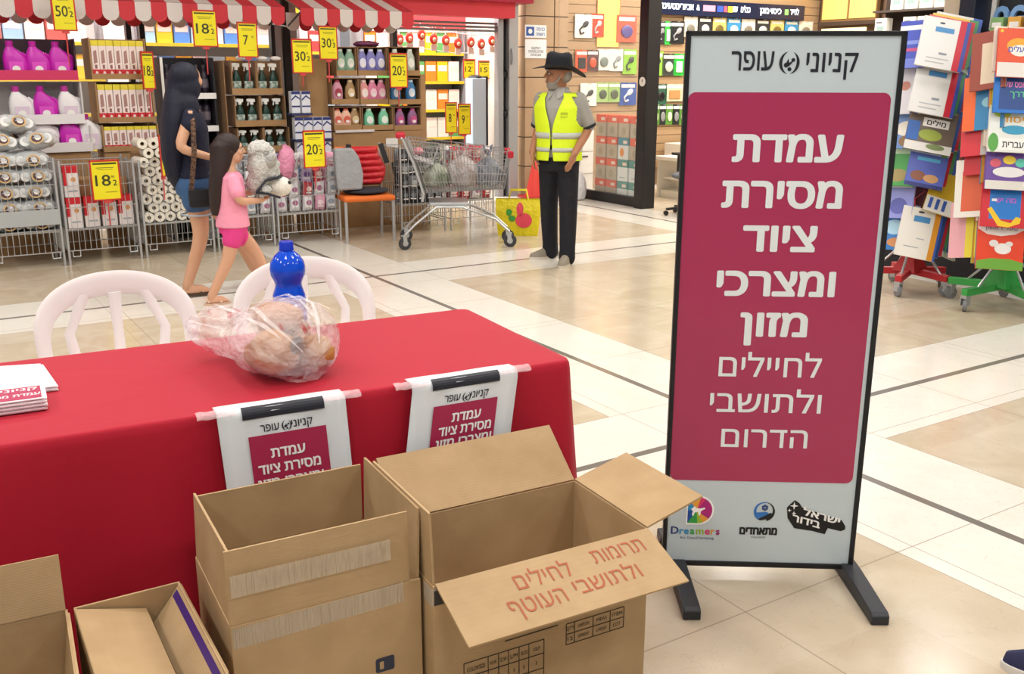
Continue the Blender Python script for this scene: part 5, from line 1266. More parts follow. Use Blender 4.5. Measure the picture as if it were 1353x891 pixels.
for lay in range(5):
    for j in range(2):
        place(cp,W(u0+.17+j*(u1-u0-.33)+(.02 if lay%2 else 0),VB+.14,zs+.001+lay*.132),f'clear wrapped cup pack, {["left","right"][j]} front in layer {LAY[lay]} from the basket floor','clear cup packs in the far left basket',rz=YAW+rnd.uniform(-.1,.1))
        place(cp,W(u0+.17+j*(u1-u0-.33),VB+.365,zs+.001+lay*.132),f'clear wrapped cup pack, {["left","right"][j]} back in layer {LAY[lay]} from the basket floor','clear cup packs in the far left basket',rz=YAW+rnd.uniform(-.1,.1))
for i,(du,dv,dz,a) in enumerate(((.17,.14,.672,.15),(.49,.16,.672,-.15),(.32,.16,.815,.1),(.33,.40,.69,.1))):
    place(cp,W(u0+du,VB+dv,zs+dz),f'clear wrapped cup pack heaped on top, {["left of the heap","right of the heap","topmost of the heap","at the back of the heap"][i]}','clear cup packs in the far left basket',rot=(-.25,a,YAW+a),sc=1.05)
gm=MB(); gm.box(.0,u1-u0,-.004,.0,0,.13); gsolo(gm,'grey_panel',mat('a9adae',.5),'plain grey panel across the front of the far left basket','panel',u0,VB-.012,.36)
# red boxes
def make_rbox():
    t=thing('product_box','x','box'); m=MB(); m.box(-.06,.06,0,.10,0,.26); m.build('carton',mat('e9e0de',.5),t)
    m=MB(); m.box(-.0605,.0605,-.001,.1005,.205,.2605); m.box(-.0605,-.03,-.001,.02,.10,.205); m.build('red_print',mat('d01f2c',.5),t)
    m=MB(); m.add([(.015+.02*math.cos(2*PI*k/12),-.0015,.15+.02*math.sin(2*PI*k/12)) for k in range(12)],[tuple(range(12))],0); m.box(-.03,.04,-.0015,-.0005,.045,.06,1); m.build('picture',[mat('d99a5a',.5),mat('a9afba',.5)],t); return t
rb=make_rbox(); u0,u1,zt,zs=B2
for lay in range(2):
    for i in range(4):
        if lay==1 and i in (1,3): continue
        place(rb,W(u0+.085+i*(u1-u0-.17)/3,VB+.03+.012*(i%2),zs+.003+lay*.265),f'red and white box, {ORD[i]} from the left in the {["lower","upper"][lay]} layer of the basket','red and white boxes in the wire basket')
m=MB(); m.box(0,u1-u0-.06,0,.28,0,.40); gsolo(m,'carton',card,'plain brown carton standing behind the red and white boxes','box',u0+.03,VB+.17,zs+.002,bevel=.004)
# paper rolls
def make_roll():
    t=thing('paper_roll','x','paper roll'); m=MB()
    outer=[(.045*math.cos(2*PI*k/18),.045*math.sin(2*PI*k/18)) for k in range(18)]; inner=[(.018*math.cos(2*PI*k/18),.018*math.sin(2*PI*k/18)) for k in range(18)]
    vs=[(x,y,z) for y,P in ((0,outer),(.22,outer),(.22,inner),(0,inner)) for x,z in P]
    fs=[(j*18+k,j*18+(k+1)%18,((j+1)%4)*18+(k+1)%18,((j+1)%4)*18+k) for j in range(4) for k in range(18)]
    m.add(vs,fs); m.build('paper',mat('e8e3d6',.8),t,smooth=40)
    m=MB(); vs=[(x*r/.018,y,z*r/.018) for y,r in ((-.002,.0178),(.221,.0178),(.221,.0155),(-.002,.0155)) for x,z in inner]; m.add(vs,fs); m.build('card_core',mat('b8a98c',.8),t,smooth=40); return t
rl=make_roll(); u0,u1,zt,zs=B3; k=0
for lay in range(9):
    z=zs+.048+lay*.081; n=int((u1-u0-.10)/.095)+1
    for i in range(n-(lay%2)):
        u=u0+.055+(.047 if lay%2 else 0)+i*.095
        if u>u1-.04: continue
        if lay>=7 and i>3-(lay-7): continue
        k+=1
        place(rl,W(u+rnd.uniform(-.006,.006),VB+.02+rnd.uniform(0,.04),z),f'white paper roll, {ORD[i]} from the left in row {["one","two","three","four","five","six","seven","eight","nine"][lay]} counted up from the basket floor','white paper rolls in the wire basket',rz=YAW+rnd.uniform(-.12,.12))
m=MB(); m.box(0,u1-u0-.06,0,.16,0,.60); gsolo(m,'carton',card,'plain carton at the back of the paper roll basket','box',u0+.03,VB+.31,zs+.002,bevel=.004)
# pouches: pillow shaped packets
def make_pouch(c,c2,w=.10,h=.15,rough=.35,c3='ece8e6'):
    t=thing('packet','x','packet'); m=MB(); rings=[]
    for k in range(9):
        z=h*k/8; b=.032*math.sin(PI*k/8)**.6+.002; rings.append([(w*(.5-.02*math.sin(PI*k/8))*math.copysign(abs(math.cos(a))**.6,math.cos(a)),b*math.copysign(abs(math.sin(a))**.9,math.sin(a)),z) for a in [2*PI*j/20 for j in range(20)]])
    m.loft(rings); m.build('pouch',mat(c,rough,bump=(40,.7,.015)),t,smooth=60)
    m=MB(); m.add([(w*.30*math.cos(2*PI*k/14),-.0345,h*.55+h*.17*math.sin(2*PI*k/14)) for k in range(14)],[tuple(range(14))],0); m.add([(-w*.3,-.035,h*.26),(w*.3,-.035,h*.26),(w*.3,-.035,h*.34),(-w*.3,-.035,h*.34)],[(0,1,2,3)],1); m.build('print',[mat(c2,.5),mat(c3,.5)],t); return t
PO={k:make_pouch(*v) for k,v in dict(silver=('c9ccd0','8d97a8'),pink=('e3a3bd','f2d7e0'),blue=('6f90c4','e8edf4'),purple=('b9a6cf','6c4d8f'),white=('dfdde0','a86a8a'),red=('b8404a','ecd0cc'),dark=('2b2c31','6f7378'),grey=('6d6f72','b4b6b8')).items()}
def pour(B,keys,nx,ny,nl,what,group,wv=.02,sc=None):
    u0,u1,zt,zs=B; c=0
    for lay in range(nl):
        for j in range(ny):
            for i in range(nx):
                k=keys[(i*3+j*5+lay*7+(i*lay)%3)%len(keys)]
                z=zs+.004+lay*.135
                p=PO[k]
                place(p,W(u0+.06+i*(u1-u0-.12)/max(1,nx-1),VB+.055+j*.13,z),f'{k} packet, {what}, {ORD[i]} from left, {["front","back","rear"][j]} row, {["bottom","second","third","top"][min(lay,3)]} layer',group,rot=(rnd.uniform(-.12,.12),rnd.uniform(-.14,.14),YAW+rnd.uniform(-.25,.25)))
pour(B4,['silver','white','silver','grey'],4,2,4,'basket behind the girl','silver packets in the wire basket')
pour(B5,['white','pink','blue','white','silver','purple','white','red'],5,2,4,'basket beside the orange chair','coloured packets in the wire basket')
pour(B6,['dark','dark','grey'],5,2,4,'basket behind the shopping cart','dark packets in the wire basket')
pour(B7,['red','red','white','red'],4,2,4,'basket behind the cart front','red packets in the wire basket')
m=MB(); m.ell((0,0,-.01),(.085,.06,.15),18,12,wob=(.35,4)); gsolo(m,'plastic_bag',mat('d98cab',.3,bump=(30,.8,.02)),'pink shiny plastic bag on the left edge of the coloured packets','bag',B5[0]+.10,VB-.03,B5[3]+.50,smooth=180)
# dark bags beside the basket, by the chair
for i,(x,y) in enumerate(((527,225),(540,250))):
    pass
# --- things inside the store, seen over the displays and through the entrance
def goods_shelf(label,u,v,w,rows,fronts,depth=.4,rz=0.0,back='c9c4bf',hdr=None):
    t=gthing('store_shelf',label,'shelf',u,v,0,rz,'store shelves inside the supermarket')
    top=rows[-1]+.34
    m=MB(); m.box(0,w,depth-.02,depth,0,top); m.build('back_panel',mat(back,.7),t)
    for x in (0,w-.03): m=MB(); m.box(x,x+.03,0,depth,0,top); m.build('upright',mat('8e9094',.5),t)
    for z in rows: m=MB(); m.box(.03,w-.03,0,depth-.02,z-.025,z); m.build('shelf_board',mat('b9b7b4',.5),t); m=MB(); m.box(.03,w-.03,-.012,0,z-.04,z); m.build('price_strip',mat('d9c52a',.5),t)
    if hdr: m=MB(); m.box(0,w,-.02,.02,top,top+.16); m.build('header',mat(hdr,.5),t)
    return t
def stock(u,v,w,rows,cols,prefix,group,rz=0.0,pw=.14,hh=.24):
    Mx=Matrix.Translation(W(u,v,0))@Matrix.Rotation(YAW+rz,4,'Z'); n=int((w-.08)/pw)
    for r_,z in enumerate(rows):
        for i in range(n):
            c,nm=cols[(i+r_*2+(i//2))%len(cols)]; key=(c,pw,hh,'goods')
            if key not in PO:
                t=thing('goods_box','x','box'); m=MB(); m.box(-pw*.45,pw*.45,0,.2,0,hh); m.build('carton',mat(c,.5),t); m=MB(); m.box(-pw*.38,pw*.38,-.002,0,hh*.5,hh*.8); m.build('label',mat('ece6da',.5),t); PO[key]=t
            p=Mx@Vector((.05+pw*(i+.5),.04,z+.001))
            place(PO[key],p,f'{nm} goods box on {prefix}, place {i+1} on shelf {r_+1} from below',group,rz=YAW+rz)
WC=[('e0564f','red'),('efeae2','white'),('8fbbe0','light blue'),('e9e2d4','cream'),('f0cf3a','yellow')]
rows_=[.35,.75,1.15,1.55,1.95]
goods_shelf('long shelf of packaged goods behind the left windows',-1.0,12.5,3.3,rows_,None,hdr='d0313c'); stock(-1.0,12.5,3.3,[1.55,1.95],WC,'the left window shelf','goods on the left window shelf',pw=.22,hh=.26)
goods_shelf('shelf of blue and white goods behind the middle windows',2.6,12.3,2.0,rows_,None,hdr='e0c51c'); stock(2.6,12.3,2.0,[1.55,1.95],[('dfe6ea','white'),('4f8fe0','blue'),('a8d8ea','pale blue'),('f0c81a','yellow')],'the middle window shelf','goods on the middle window shelf',pw=.2,hh=.25)
goods_shelf('tall shelf of bright goods facing the entrance',5.75,13.0,2.0-.35,[.3,.7,1.1,1.5,1.9],None,hdr='d94a50',back='e4e0d8'); stock(5.75,13.0,1.65,[.3,.7,1.1,1.5,1.9],[('f0c81a','yellow'),('e9ede4','white'),('5fae62','green'),('e58a2c','orange'),('ece8e0','cream')],'the entrance shelf','goods on the shelf facing the entrance',pw=.19,hh=.28)
goods_shelf('shelf of mixed goods deep inside the entrance',4.2,13.4,1.4,[.3,.7,1.1,1.5,1.9],None,hdr='c9303c',back='e4e0d8'); stock(4.2,13.4,1.4,[.7,1.1,1.5,1.9],[('e9e4dc','white'),('c43a3c','red'),('e6b83a','amber'),('9fb8c4','grey blue')],'the deep entrance shelf','goods on the deep entrance shelf',pw=.18,hh=.28)
# yellow cards inside the entrance
for (x0,y0,x1,y1,b_,v,lb) in ((612,78,628,104,'12',12.4,'small yellow price card reading 12 inside the entrance'),(632,80,650,104,'15',12.4,'small yellow price card, right of the one reading 12'),(588,135,604,176,'8',11.9,'olive yellow price sign on a stem, left of the pair by the light blue column'),(605,137,622,178,'9',11.9,'olive yellow price sign on a stem, right of the pair by the light blue column')):
    price_sign(x0,y0,x1,y1,b_,'',v,lb,0,at_v(x0,y1,v)[1] if v<12 else .1)
u0,u1,z0,z1=px_box(624,103,643,200,12.0); m=MB(); m.box(-(u1-u0)/2,(u1-u0)/2,0,.2,0,z1); t=gthing('display_column','light blue column display inside the entrance','display',(u0+u1)/2,12.0,0); m.build('column',mat('bcd3e6',.4),t,bevel=.01); m=MB(); m.box((u1-u0)/2,(u1-u0)/2+.02,-.01,.2,0,z1+.02); m.build('dark_edge',dark,t); m=MB(); m.ell((0,.1,z1),((u1-u0)/2,.1,.04)); m.build('cap',dark,t,smooth=180)
# garland net with red packets in the entrance
t=gthing('hanging_net','white string net of hanging red packets across the entrance','garland',0,11.9,0)
P=[at_v(x,y,11.9) for x,y in ((500,42),(530,38),(552,34),(580,40),(620,46),(657,45))]
m=MB(); m.tube([(u,0,z) for u,z in P],.008,6); P2=[at_v(x,y,11.9) for x,y in ((500,60),(552,63),(600,70),(657,70))]; m.tube([(u,0,z) for u,z in P2],.006,6)
for i in range(14):
    f=i/13; u=P[0][0]+(P[-1][0]-P[0][0])*f; zt_=[p for p in P if p[0]<=u+1e-6][-1][1]; m.tube([(u,0,zt_),(u+.03,0,zt_-.26)],.004,4)
m.build('string_net',wht,t)
HK=[]
for i,(x,y) in enumerate(((556,46),(572,52),(588,53),(604,58),(621,56),(635,58),(649,54),(540,50),(527,52))):
    u,z=at_v(x,y,11.88); z=max(z,[p for p in P if p[0]<=u+1e-6][-1][1]-.16) if u>P[0][0] else z
    if not HK:
        h=thing('hanging_packet','x','packet'); m=MB(); m.ell((0,0,0),(.06,.03,.07),14,10); m.build('pouch',mat('d8402f',.4),h,smooth=180); m=MB(); m.ell((0,-.02,-.01),(.03,.02,.03),12,8); m.build('picture',mat('e9c9a8',.5),h,smooth=180); m=MB(); m.tube([(0,0,.05),(0,.04,.17)],.004,5); m.build('string',wht,h); m=MB(); m.box(-.04,.04,-.01,.01,-.15,-.07); m.build('card',mat('e3ddd6',.5),h); HK.append(h)
    place(HK[0],W(u,11.86,z),f'red packet hanging in the entrance net, {["above the yellow cards","second from the crates","third from the crates","fourth from the crates","fifth from the crates","sixth from the crates","nearest the door frame","just right of the door post","nearest the crates"][i]}','red packets hanging in the entrance net')
# chips bags beside the frame inside
for i,(x,y,c,nm) in enumerate(((632,125,'d9dee4','silver'),(645,150,'4f6f9a','blue'),(646,120,'2c2e36','dark'),(640,178,'c9ced6','grey'))):
    u,z=at_v(x,y,12.3)
# --- stone pillar at the corner with its notices
pu0,_=at_v(694,120,11.2); pu1=7.82+.15
t=gthing('pillar','beige stone clad pillar between the two shops','pillar',pu0,11.2,0); t['kind']='structure'
stone=mat('b3987a',.45,vary=(3,'a5886a',.3),bump=(12,.1,.01)); 
m=MB(); m.box(0.006,pu1-pu0,.006,.8,0,3.9); m.build('mortar_core',mat('4a3b2e',.8),t)
for k in range(10):
    z0=k*.39; m=MB(); m.box(0,(pu1-pu0)*.66,0,.79,z0+.007,z0+.383); m.box((pu1-pu0)*.68,pu1-pu0,.0,.79,z0+.007,z0+.383); m.build('stone_course',stone,t,bevel=.004)
def notice(x0,y0,x1,y1,label,lines,blue=False):
    u0,u1,z0,z1=px_box(x0,y0,x1,y1,11.19); w=u1-u0; h=z1-z0
    t=gthing('notice',label,'sign',(u0+u1)/2,11.196,z0); m=MB(); m.box(-w/2,w/2,-.004,.0,0,h); m.build('sheet',mat('dfe3e6',.4),t)
    m=MB()
    if blue: m.box(-w*.45,-w*.08,-.005,-.004,h*.15,h*.85,1); m.add([(-w*.26+h*.2*math.cos(2*PI*k/14),-.0055,h*.5+h*.2*math.sin(2*PI*k/14)) for k in range(14)],[tuple(range(14))],2)
    for s_,hh,x,z,ww,mi in lines: m.text(s_,h*hh,(w*x,-.005,h*z),X,Z,mi,bold=.02,width=w*ww)
    m.build('print',[mat('33353a',.5),mat('2b4f9a',.5),wht],t)
notice(694,33,722,50,'small white and blue notice on the stone pillar, upper of two',[('כניסה',.25,.22,.55,.4,1),('ראשית',.25,.22,.15,.4,1)],True)
notice(694,52,722,77,'white printed notice on the stone pillar, lower of two',[('המקום',.12,0,.48,.4,0),('מצולם במצלמות',.12,0,.3,.7,0),('אבטחה',.12,0,.12,.5,0)])
# red cone at the pillar's foot
p=at_z(706,263)
t=thing('traffic_cone','red plastic cone standing at the foot of the stone pillar','cone',p+Vector((0,.12,0)),.3)
m=MB(); m.box(-.18,.18,-.18,.18,0,.03); m.build('base',mat('a8262a',.5),t,bevel=.01)
m=MB(); m.lathe([(.13,.03),(.11,.08),(.03,.46),(.02,.48),(0,.48)],24); m.build('cone',mat('d43a30',.5),t,smooth=50)
# ------------------------------------------------------------------ phone shop on the side wall
UG=7.82
mb=MB(); mb.box(UG+.15,13.1,11.4,11.55,0,3.9); structure(mb,'wall_phone_shop_left',mat('a3876a',.7),rz=YAW)
mb=MB(); mb.box(13.1,13.25,2.0,11.4,0,3.9); structure(mb,'wall_phone_shop_back',mat('6e5442',.7),rz=YAW)
mb=MB(); mb.box(UG,13.1,5.3,5.45,0,3.9); structure(mb,'wall_phone_shop_right',mat('b7a894',.7),rz=YAW)
mb=MB(); mb.box(UG-.06,UG+.1,-2,11.2,3.0,3.9); structure(mb,'wall_side_front',mat('3a3230',.6),rz=YAW)
for i in range(3):
    for j in range(3): lamp(8.7+i*1.6,6.4+j*1.9,3.84,.9,.25,SHOP_W*.5,name='shop_lamp',label='warm white lamp panel above the phone shop',group='lamp panels inside the phone shop',cat='ceiling lamp',col=(1,.95,.86))
# wooden slats on the left wall
t=gthing('slat_panel','brown wooden slatwall panel behind the hanging phone accessories','wall panel',UG+.16,11.4,0)
for k in range(24): m=MB(); m.box(0,5.1,-.022,-.004,.25+k*.12,.25+k*.12+.112); m.build('slat',mat('a88a68',.5),t)
# glass with posts
def at_side(v,z=0.0): return W(UG,v,z)
t=gthing('shop_window','phone shop display window with black bottom rail','window',UG,11.2,0,-PI/2)
# local x runs towards the viewer along the side wall, local y into the shop
Lw=11.2-9.42
m=MB(); m.box(0,Lw,-.006,.006,.12,3.0); m.build('glass_pane',mat('e3ecec',.03,alpha=.08),t)
m=MB(); m.box(-.0,Lw,-.03,.05,0,.12); m.build('bottom_rail',dark,t,bevel=.004)
m=MB(); m.box(Lw,Lw+.16,-.08,.12,0,3.0); m.build('black_post',mat('15161c',.35),t,bevel=.006)
v_,z_=at_u(849,108,UG-.08)
m=MB(); m.X=Matrix.Translation(Vector((11.2-v_,-.082,z_)))@Matrix.Rotation(PI/2,4,'X'); m.lathe([(.055,0),(.055,.004),(0,.004)],24); m.build('round_sticker',wht,t,smooth=40)
m=MB(); m.text('י',.05,(11.2-v_,-.0875,z_-.025),X,Z,bold=.05); m.build('sticker_mark',mat('3a3f4a',.5),t)
def side_thing(name,label,cat,v,u,z=0,group=None,rz=0): return thing(name,label,cat,W(u,v,z),YAW-PI/2+rz,group)
# orange cartons behind the glass
def make_obox(kind):
    t=thing('product_carton','x','box'); m=MB(); w=.205; h=.27
    m.box(-w/2,w/2,0,.22,0,h); m.build('carton',mat({'o':'b9ab92','w':'dfe6e4','f':'dfe6e4'}[kind],.5),t)
    m=MB(); m.box(-w/2-.001,w/2+.001,-.001,.22,h*.66,h+.001); m.build('coloured_top',mat({'o':'e2552e','w':'3f8f86','f':'2f8aa0'}[kind],.5),t)
    m=MB()
    m.box(-.0,w*.38,-.0025,-.001,h*.74,h*.88,0)
    if kind=='f': m.add([(-.02+.04*math.cos(2*PI*k/14),-.003,h*.33+.055*math.sin(2*PI*k/14)) for k in range(14)],[tuple(range(14))],1)
    elif kind=='w': m.box(-.06,.05,-.002,-.001,h*.15,h*.2,2)
    else: m.add([(-.0+.05*math.cos(2*PI*k/14),-.002,h*.3+.05*math.sin(2*PI*k/14)) for k in range(14)],[tuple(range(14))],3)
    m.build('print',[mat('f0d9c8',.5),mat('e8902c',.5),mat('9fb4b2',.5),mat('a39a80',.5)],t); return t
OB={k:make_obox(k) for k in 'owf'}
grid=['oooo','oofo','ooww','ooww']
va,_=at_u(783,200,UG+.06)
for r_ in range(4):
    for c in range(4):
        k=grid[r_][c]; v=va-.12-c*.235
        place(OB[k],W(UG+.10,v,.002+(3-r_)*.275),f'{ {"o":"orange topped","w":"white and teal","f":"white and blue orange-printed"}[k]} carton, {ORD[c]} from the pillar in the {["top","second","third","bottom"][r_]} row behind the glass','cartons stacked behind the phone shop glass',rz=YAW-PI/2)
for i,(z) in enumerate((.55,.827)):
    v,_=at_u(857+5,200,UG+.8); place(OB['o'],W(UG+.95,9.55-.1,z),f'orange topped carton on the white counter, {["lower","upper"][i]} of two','cartons on the white counter',rz=YAW-PI/2)
t=side_thing('counter','white shop counter seen through the phone shop doorway','counter',10.2,UG+.9)
m=MB(); m.box(0,2.2,0,.5,.50,.548); m.build('counter_top',mat('e6e0d6',.35),t,bevel=.006)
m=MB(); m.box(.05,2.15,.06,.48,.0,.10); m.build('plinth',mat('d9d3c8',.4),t)
for x in (.03,1.08,2.12): m=MB(); m.box(x,x+.05,.03,.47,0,.5); m.build('leg_panel',mat('cfc9bf',.4),t)
m=MB(); m.box(.05,2.15,.10,.47,.24,.27); m.build('lower_shelf',mat('e0d9ce',.4),t)
m=MB(); m.box(-.4,.4,0,.35,0,.62); gsolo(m,'drawer_unit',mat('ded9cf',.5),'pale drawer unit deep in the phone shop','cabinet',10.2,10.9,0,bevel=.006)
# white cabinet outside by the pillar
u0,u1,z0,z1=px_box(757,165,779,262,10.95)
t=gthing('cabinet','white drawer cabinet between the pillar and the glass','cabinet',u0,10.95,0)
w=u1-u0+.05
m=MB(); m.box(0,w,0,.2,0,z1); m.build('carcass',mat('dcdbd8',.4),t,bevel=.004)
for z in (.28,.58): m=MB(); m.box(.01,w-.01,-.012,0,z,z+.28); d=m.build('drawer',mat('e2e1de',.4),t,bevel=.003); m=MB(); m.box(w*.3,w*.7,-.022,-.012,z+.22,z+.24); m.build('handle',dark,d)
# white bag on the floor behind the man
p=at_z(771,265)-bv*.10; bagblob('plastic_bag','white plastic bag standing on the floor behind the man','bag',p+Vector((.0,.1,0)),(.13,.11,.34),mat('dfdfe2',.25,alpha=.85,bump=(30,.9,.03)),.4,None,True,4)
# hanging packs on the left wall
def make_pack(body,fig,kind,w=.13,h=.19):
    t=thing('accessory_pack','x','packet'); m=MB(); m.box(-w/2,w/2,-.006,.0,-h,0); m.build('card',mat(body,.4),t)
    if kind=='cable':
        m=MB(); m.ell((w*.10,-.014,-h*.42),(w*.2,.014,h*.12),12,8,Euler((0,-.6,0))); m.tube([(w*.18,-.014,-h*.42),(-w*.05,-.014,-h*.5),(-w*.24,-.014,-h*.66),(-w*.18,-.014,-h*.84),(w*.0,-.014,-h*.78)],[.016,.014,.012,.012,.015],8); m.build('cable',mat(fig,.4),t,smooth=60)
    elif kind=='blob':
        m=MB(); m.ell((0,-.014,-h*.6),(w*.3,.014,h*.24),14,8); m.build('gadget',mat(fig,.3),t,smooth=180)
    else:
        m=MB(); m.box(-w*.28,w*.28,-.022,-.006,-h*.85,-h*.35); m.build('gadget',mat(fig,.35),t,bevel=.006)
    m=MB(); m.box(-w*.4,w*.4,-.0075,-.006,-h*.22,-h*.08); m.build('header_print',mat('e9e4da',.5),t)
    m=MB(); m.tube([(0,.03,-.008),(0,-.06,-.008),(0,-.065,.004)],.004,6); m.build('hook',steel,t); return t
PK={}
def pack(x0,y0,x1,y1,body,fig,kind,label,v=11.36):
    mx=(x1-x0)*.10; u0,u1,z0,z1=px_box(x0-mx,y0-2,x1+mx,y1+3,v); w=max(.06,u1-u0-.008); h=z1-z0
    key=(body,fig,kind,round(w,2),round(h,2))
    if key not in PK: PK[key]=make_pack(body,fig,kind,w,h)
    place(PK[key],W((u0+u1)/2,v-.005,z1),label,'phone accessories hanging on the shop wall')
rows=[
 [(761,21,780,47,'e4e0da','2b2a2e','cable','white'),(782,20,796,46,'d8452f','c7c0c0','cable','red'),(817,22,838,53,'c45a44','5a4f8a','blob','orange and purple'),(860,24,867,52,'7fae4a','d9dccc','box','light green'),(868,30,878,55,'2b2d30','8b8d90','cable','dark'),(879,30,885,56,'35b044','d8e8d0','box','bright green'),(886,30,902,55,'1f2124','9a9ca0','cable','black')],
 [(761,68,775,92,'d25533','2c2c30','box','orange'),(776,68,789,91,'5a3a38','d9563a','blob','brown'),(790,67,805,90,'d9d8d0','6f7a72','blob','white'),(807,67,822,91,'cfd4cf','8a8f94','cable','pale grey'),(824,67,839,95,'86b83e','3a3c3a','cable','green'),(859,70,874,97,'8cc04a','2f3436','cable','light green'),(876,73,890,97,'3a3f3c','b8c0b4','blob','dark grey'),(891,73,902,97,'2fae3e','e0ecd8','box','bright green')],
 [(768,112,786,137,'e6e4dc','2a2b2e','cable','white'),(789,111,803,132,'9fbf74','4a5440','blob','green'),(804,111,818,132,'93b56a','4a5440','blob','green framed'),(820,111,838,136,'2f4f9a','e4e4e4','cable','blue'),(857,107,866,133,'d95a4a','eae2dc','box','red'),(867,113,879,135,'35604a','1c1e20','blob','dark green'),(880,113,901,131,'e0cfae','c08a5a','box','cream')]]
for r_,row in enumerate(rows):
    for i,(x0,y0,x1,y1,b,f,k,nm) in enumerate(row): pack(x0,y0,x1,y1,b,f,k,f'{nm} accessory pack hanging {ORD[i]} from the pillar in the {["top","middle","lower"][r_]} row')
for i in range(5): pack(862+i*9,140,870+i*9,162,('5a8a3a','2a2c2e')[i%2],('cfd8b8','8a8c8e')[i%2],'blob',f'small {("green","black")[i%2]} accessory pack, {ORD[i]} past the black post in the lowest row')
for i in range(9): pack(905+i*19,24+i*.8,919+i*19,46,('d8d2c4','2b2d30','c8b46a','3a86b8')[i%4],('7a7468','b8b8b8','6b5a2a','e4e4e4')[i%4],'blob',f'accessory pack hanging under the blue light strip, {ORD[i%8] if i<8 else "ninth"} from its left end')
# lit yellow panel on the wall
u0,u1,z0,z1=px_box(790,-12,817,62,11.37)
t=gthing('light_box','warm yellow lit panel on the phone shop wall','light panel',u0,11.37,z0); m=MB(); m.box(0,u1-u0,-.004,.0,0,z1-z0); m.build('glowing_face',mat('f0bd62',.4,emit=.55),t); m=MB(); m.box(-.01,0,-.01,.0,0,z1-z0); m.box(u1-u0,u1-u0+.01,-.01,0,0,z1-z0); m.build('frame',mat('b48a50',.5),t)
# blue light strip with lettering
t=gthing('light_sign','long dark blue sign strip with glowing white lettering in the phone shop','sign',9.5,11.36,2.46)
m=MB(); m.box(0,3.15,-.06,.0,-.02,.20); m.build('strip',mat('131c3a',.3),t)
ex=mat('e8f4ff',.4,emit=1.6)
for s_,x,w,mi in (('(',.05,.03,0),('טעינה',.30,.30,0),('אביזרים',.62,.34,0),('&',.88,.06,0),('שמע',1.62,.12,0),('כבלים',1.85,.2,0),('מגן',2.25,.2,0),('כיסוי',2.5,.24,0),('לנייד',2.92,.2,0)): m=MB(); m.text(s_,.075,(x,-.062,.06),X,Z,mi,bold=.04,width=w); m.build('glowing_lettering',ex,t)
for x0,x1,c in ((.98,1.22,'d98aa0'),(1.26,1.38,'3450b8'),(1.40,1.46,'d8506a'),(1.48,1.58,'d9c83a'),(2.70,2.78,'7fc46a')): m=MB(); m.box(x0,x1,-.064,-.06,.05,.135); m.build('coloured_logo',mat(c,.4,emit=.5),t)
# back wall: lit cabinet, shelves of white boxes
v0,zt=at_u(1087,-6,12.95); v1,zb=at_u(1157,26,12.95)
t=side_thing('lit_cabinet','warm lit yellow cabinet high on the phone shop back wall','cabinet',v0,12.95,zb)
m=MB(); m.box(0,v0-v1,0,.08,0,zt-zb+.25); m.build('carcass',mat('8a6a44',.5),t)
for k in range(2): m=MB(); m.box(.03+k*(v0-v1)/2,(v0-v1)/2*(k+1)-.02,-.01,0,.04,zt-zb+.22); m.build('glowing_door',mat('efc268',.4,emit=.7),t)
m=MB(); m.box(-.02,v0-v1+.02,-.04,.05,-.06,0); m.build('ledge',mat('4a3a30',.5),t)
m=MB(); m.box(.05,v0-v1-.15,-.02,.0,-.16,-.10); m.build('under_light',mat('f4dfa8',.4,emit=1.0),t)
v0,zt=at_u(1155,-6,12.6); v1,zb=at_u(1262,130,12.6)
t=side_thing('shelf_unit','dark wall shelves of white product boxes behind the book racks','shelf',v0,12.6,0)
Ws=v0-v1
m=MB(); m.box(0,Ws,.3,.32,0,zt+.3); m.build('back_panel',mat('3a2f2b',.7),t)
SHZ=[at_u(1180,y,12.6)[1] for y in (116,82,46,13)]
for z in SHZ: m=MB(); m.box(0,Ws,-.0,.3,z-.03,z); m.build('shelf_board',mat('4d443f',.5),t)
def make_white(): 
    t=thing('product_box','x','box'); m=MB(); m.box(-.1,.1,0,.14,0,.24); m.build('carton',mat('dedcd6',.4),t); m=MB(); m.box(-.06,.06,-.002,0,.07,.13); m.build('picture',mat('8fa8a8',.5),t); m=MB(); m.box(-.08,.02,-.002,0,.17,.19); m.build('print',mat('5a5f66',.5),t); return t
wb_=make_white()
for r_,z in enumerate(SHZ):
    for i in range(int((Ws-.1)/.24)): 
        if (i+r_)%5!=3: place(wb_,W(12.6+.03,v0-.14-i*.24,z+.001),f'white product box on the dark wall shelves, place {i+1} along the {["lowest","second","third","top"][r_]} shelf','white boxes on the dark wall shelves',rz=YAW-PI/2)
# office stool in the doorway
p=at_z(884,286)
t=thing('office_chair','black swivel chair on casters just inside the phone shop doorway','chair',p+Vector((.24,.10,0)),R(-65))
for k in range(5):
    a=2*PI*k/5+PI; m=MB(); m.bar((0,0,.10),(.27*math.cos(a),.27*math.sin(a),.075),.04,.03); m.build('base_arm',mat('1a1b1f',.4),t,bevel=.006)
    m=MB(); m.X=Matrix.Translation(Vector((.27*math.cos(a),.27*math.sin(a),.03)))@Matrix.Rotation(a,4,'Z')@Matrix.Rotation(PI/2,4,'X'); m.lathe([(0,-.02),(.028,-.018),(.028,.018),(0,.02)],14); m.build('caster',mat('141518',.4),t,smooth=50)
m=MB(); m.tube([(0,0,.10),(0,0,.42)],.025,12); m.build('gas_column',mat('2a2b30',.35),t,smooth=50)
m=MB(); m.ell((0,0,.46),(.23,.22,.05),22,10); m.build('seat',mat('5d6066',.8),t,smooth=180)
m=MB(); m.tube([(-.22,.0,.45),(-.25,0,.50),(-.25,0,.68)],.016,8); m.box(-.33,-.17,-.05,.05,.68,.71); m.build('armrest',mat('141518',.4),t,bevel=.008)
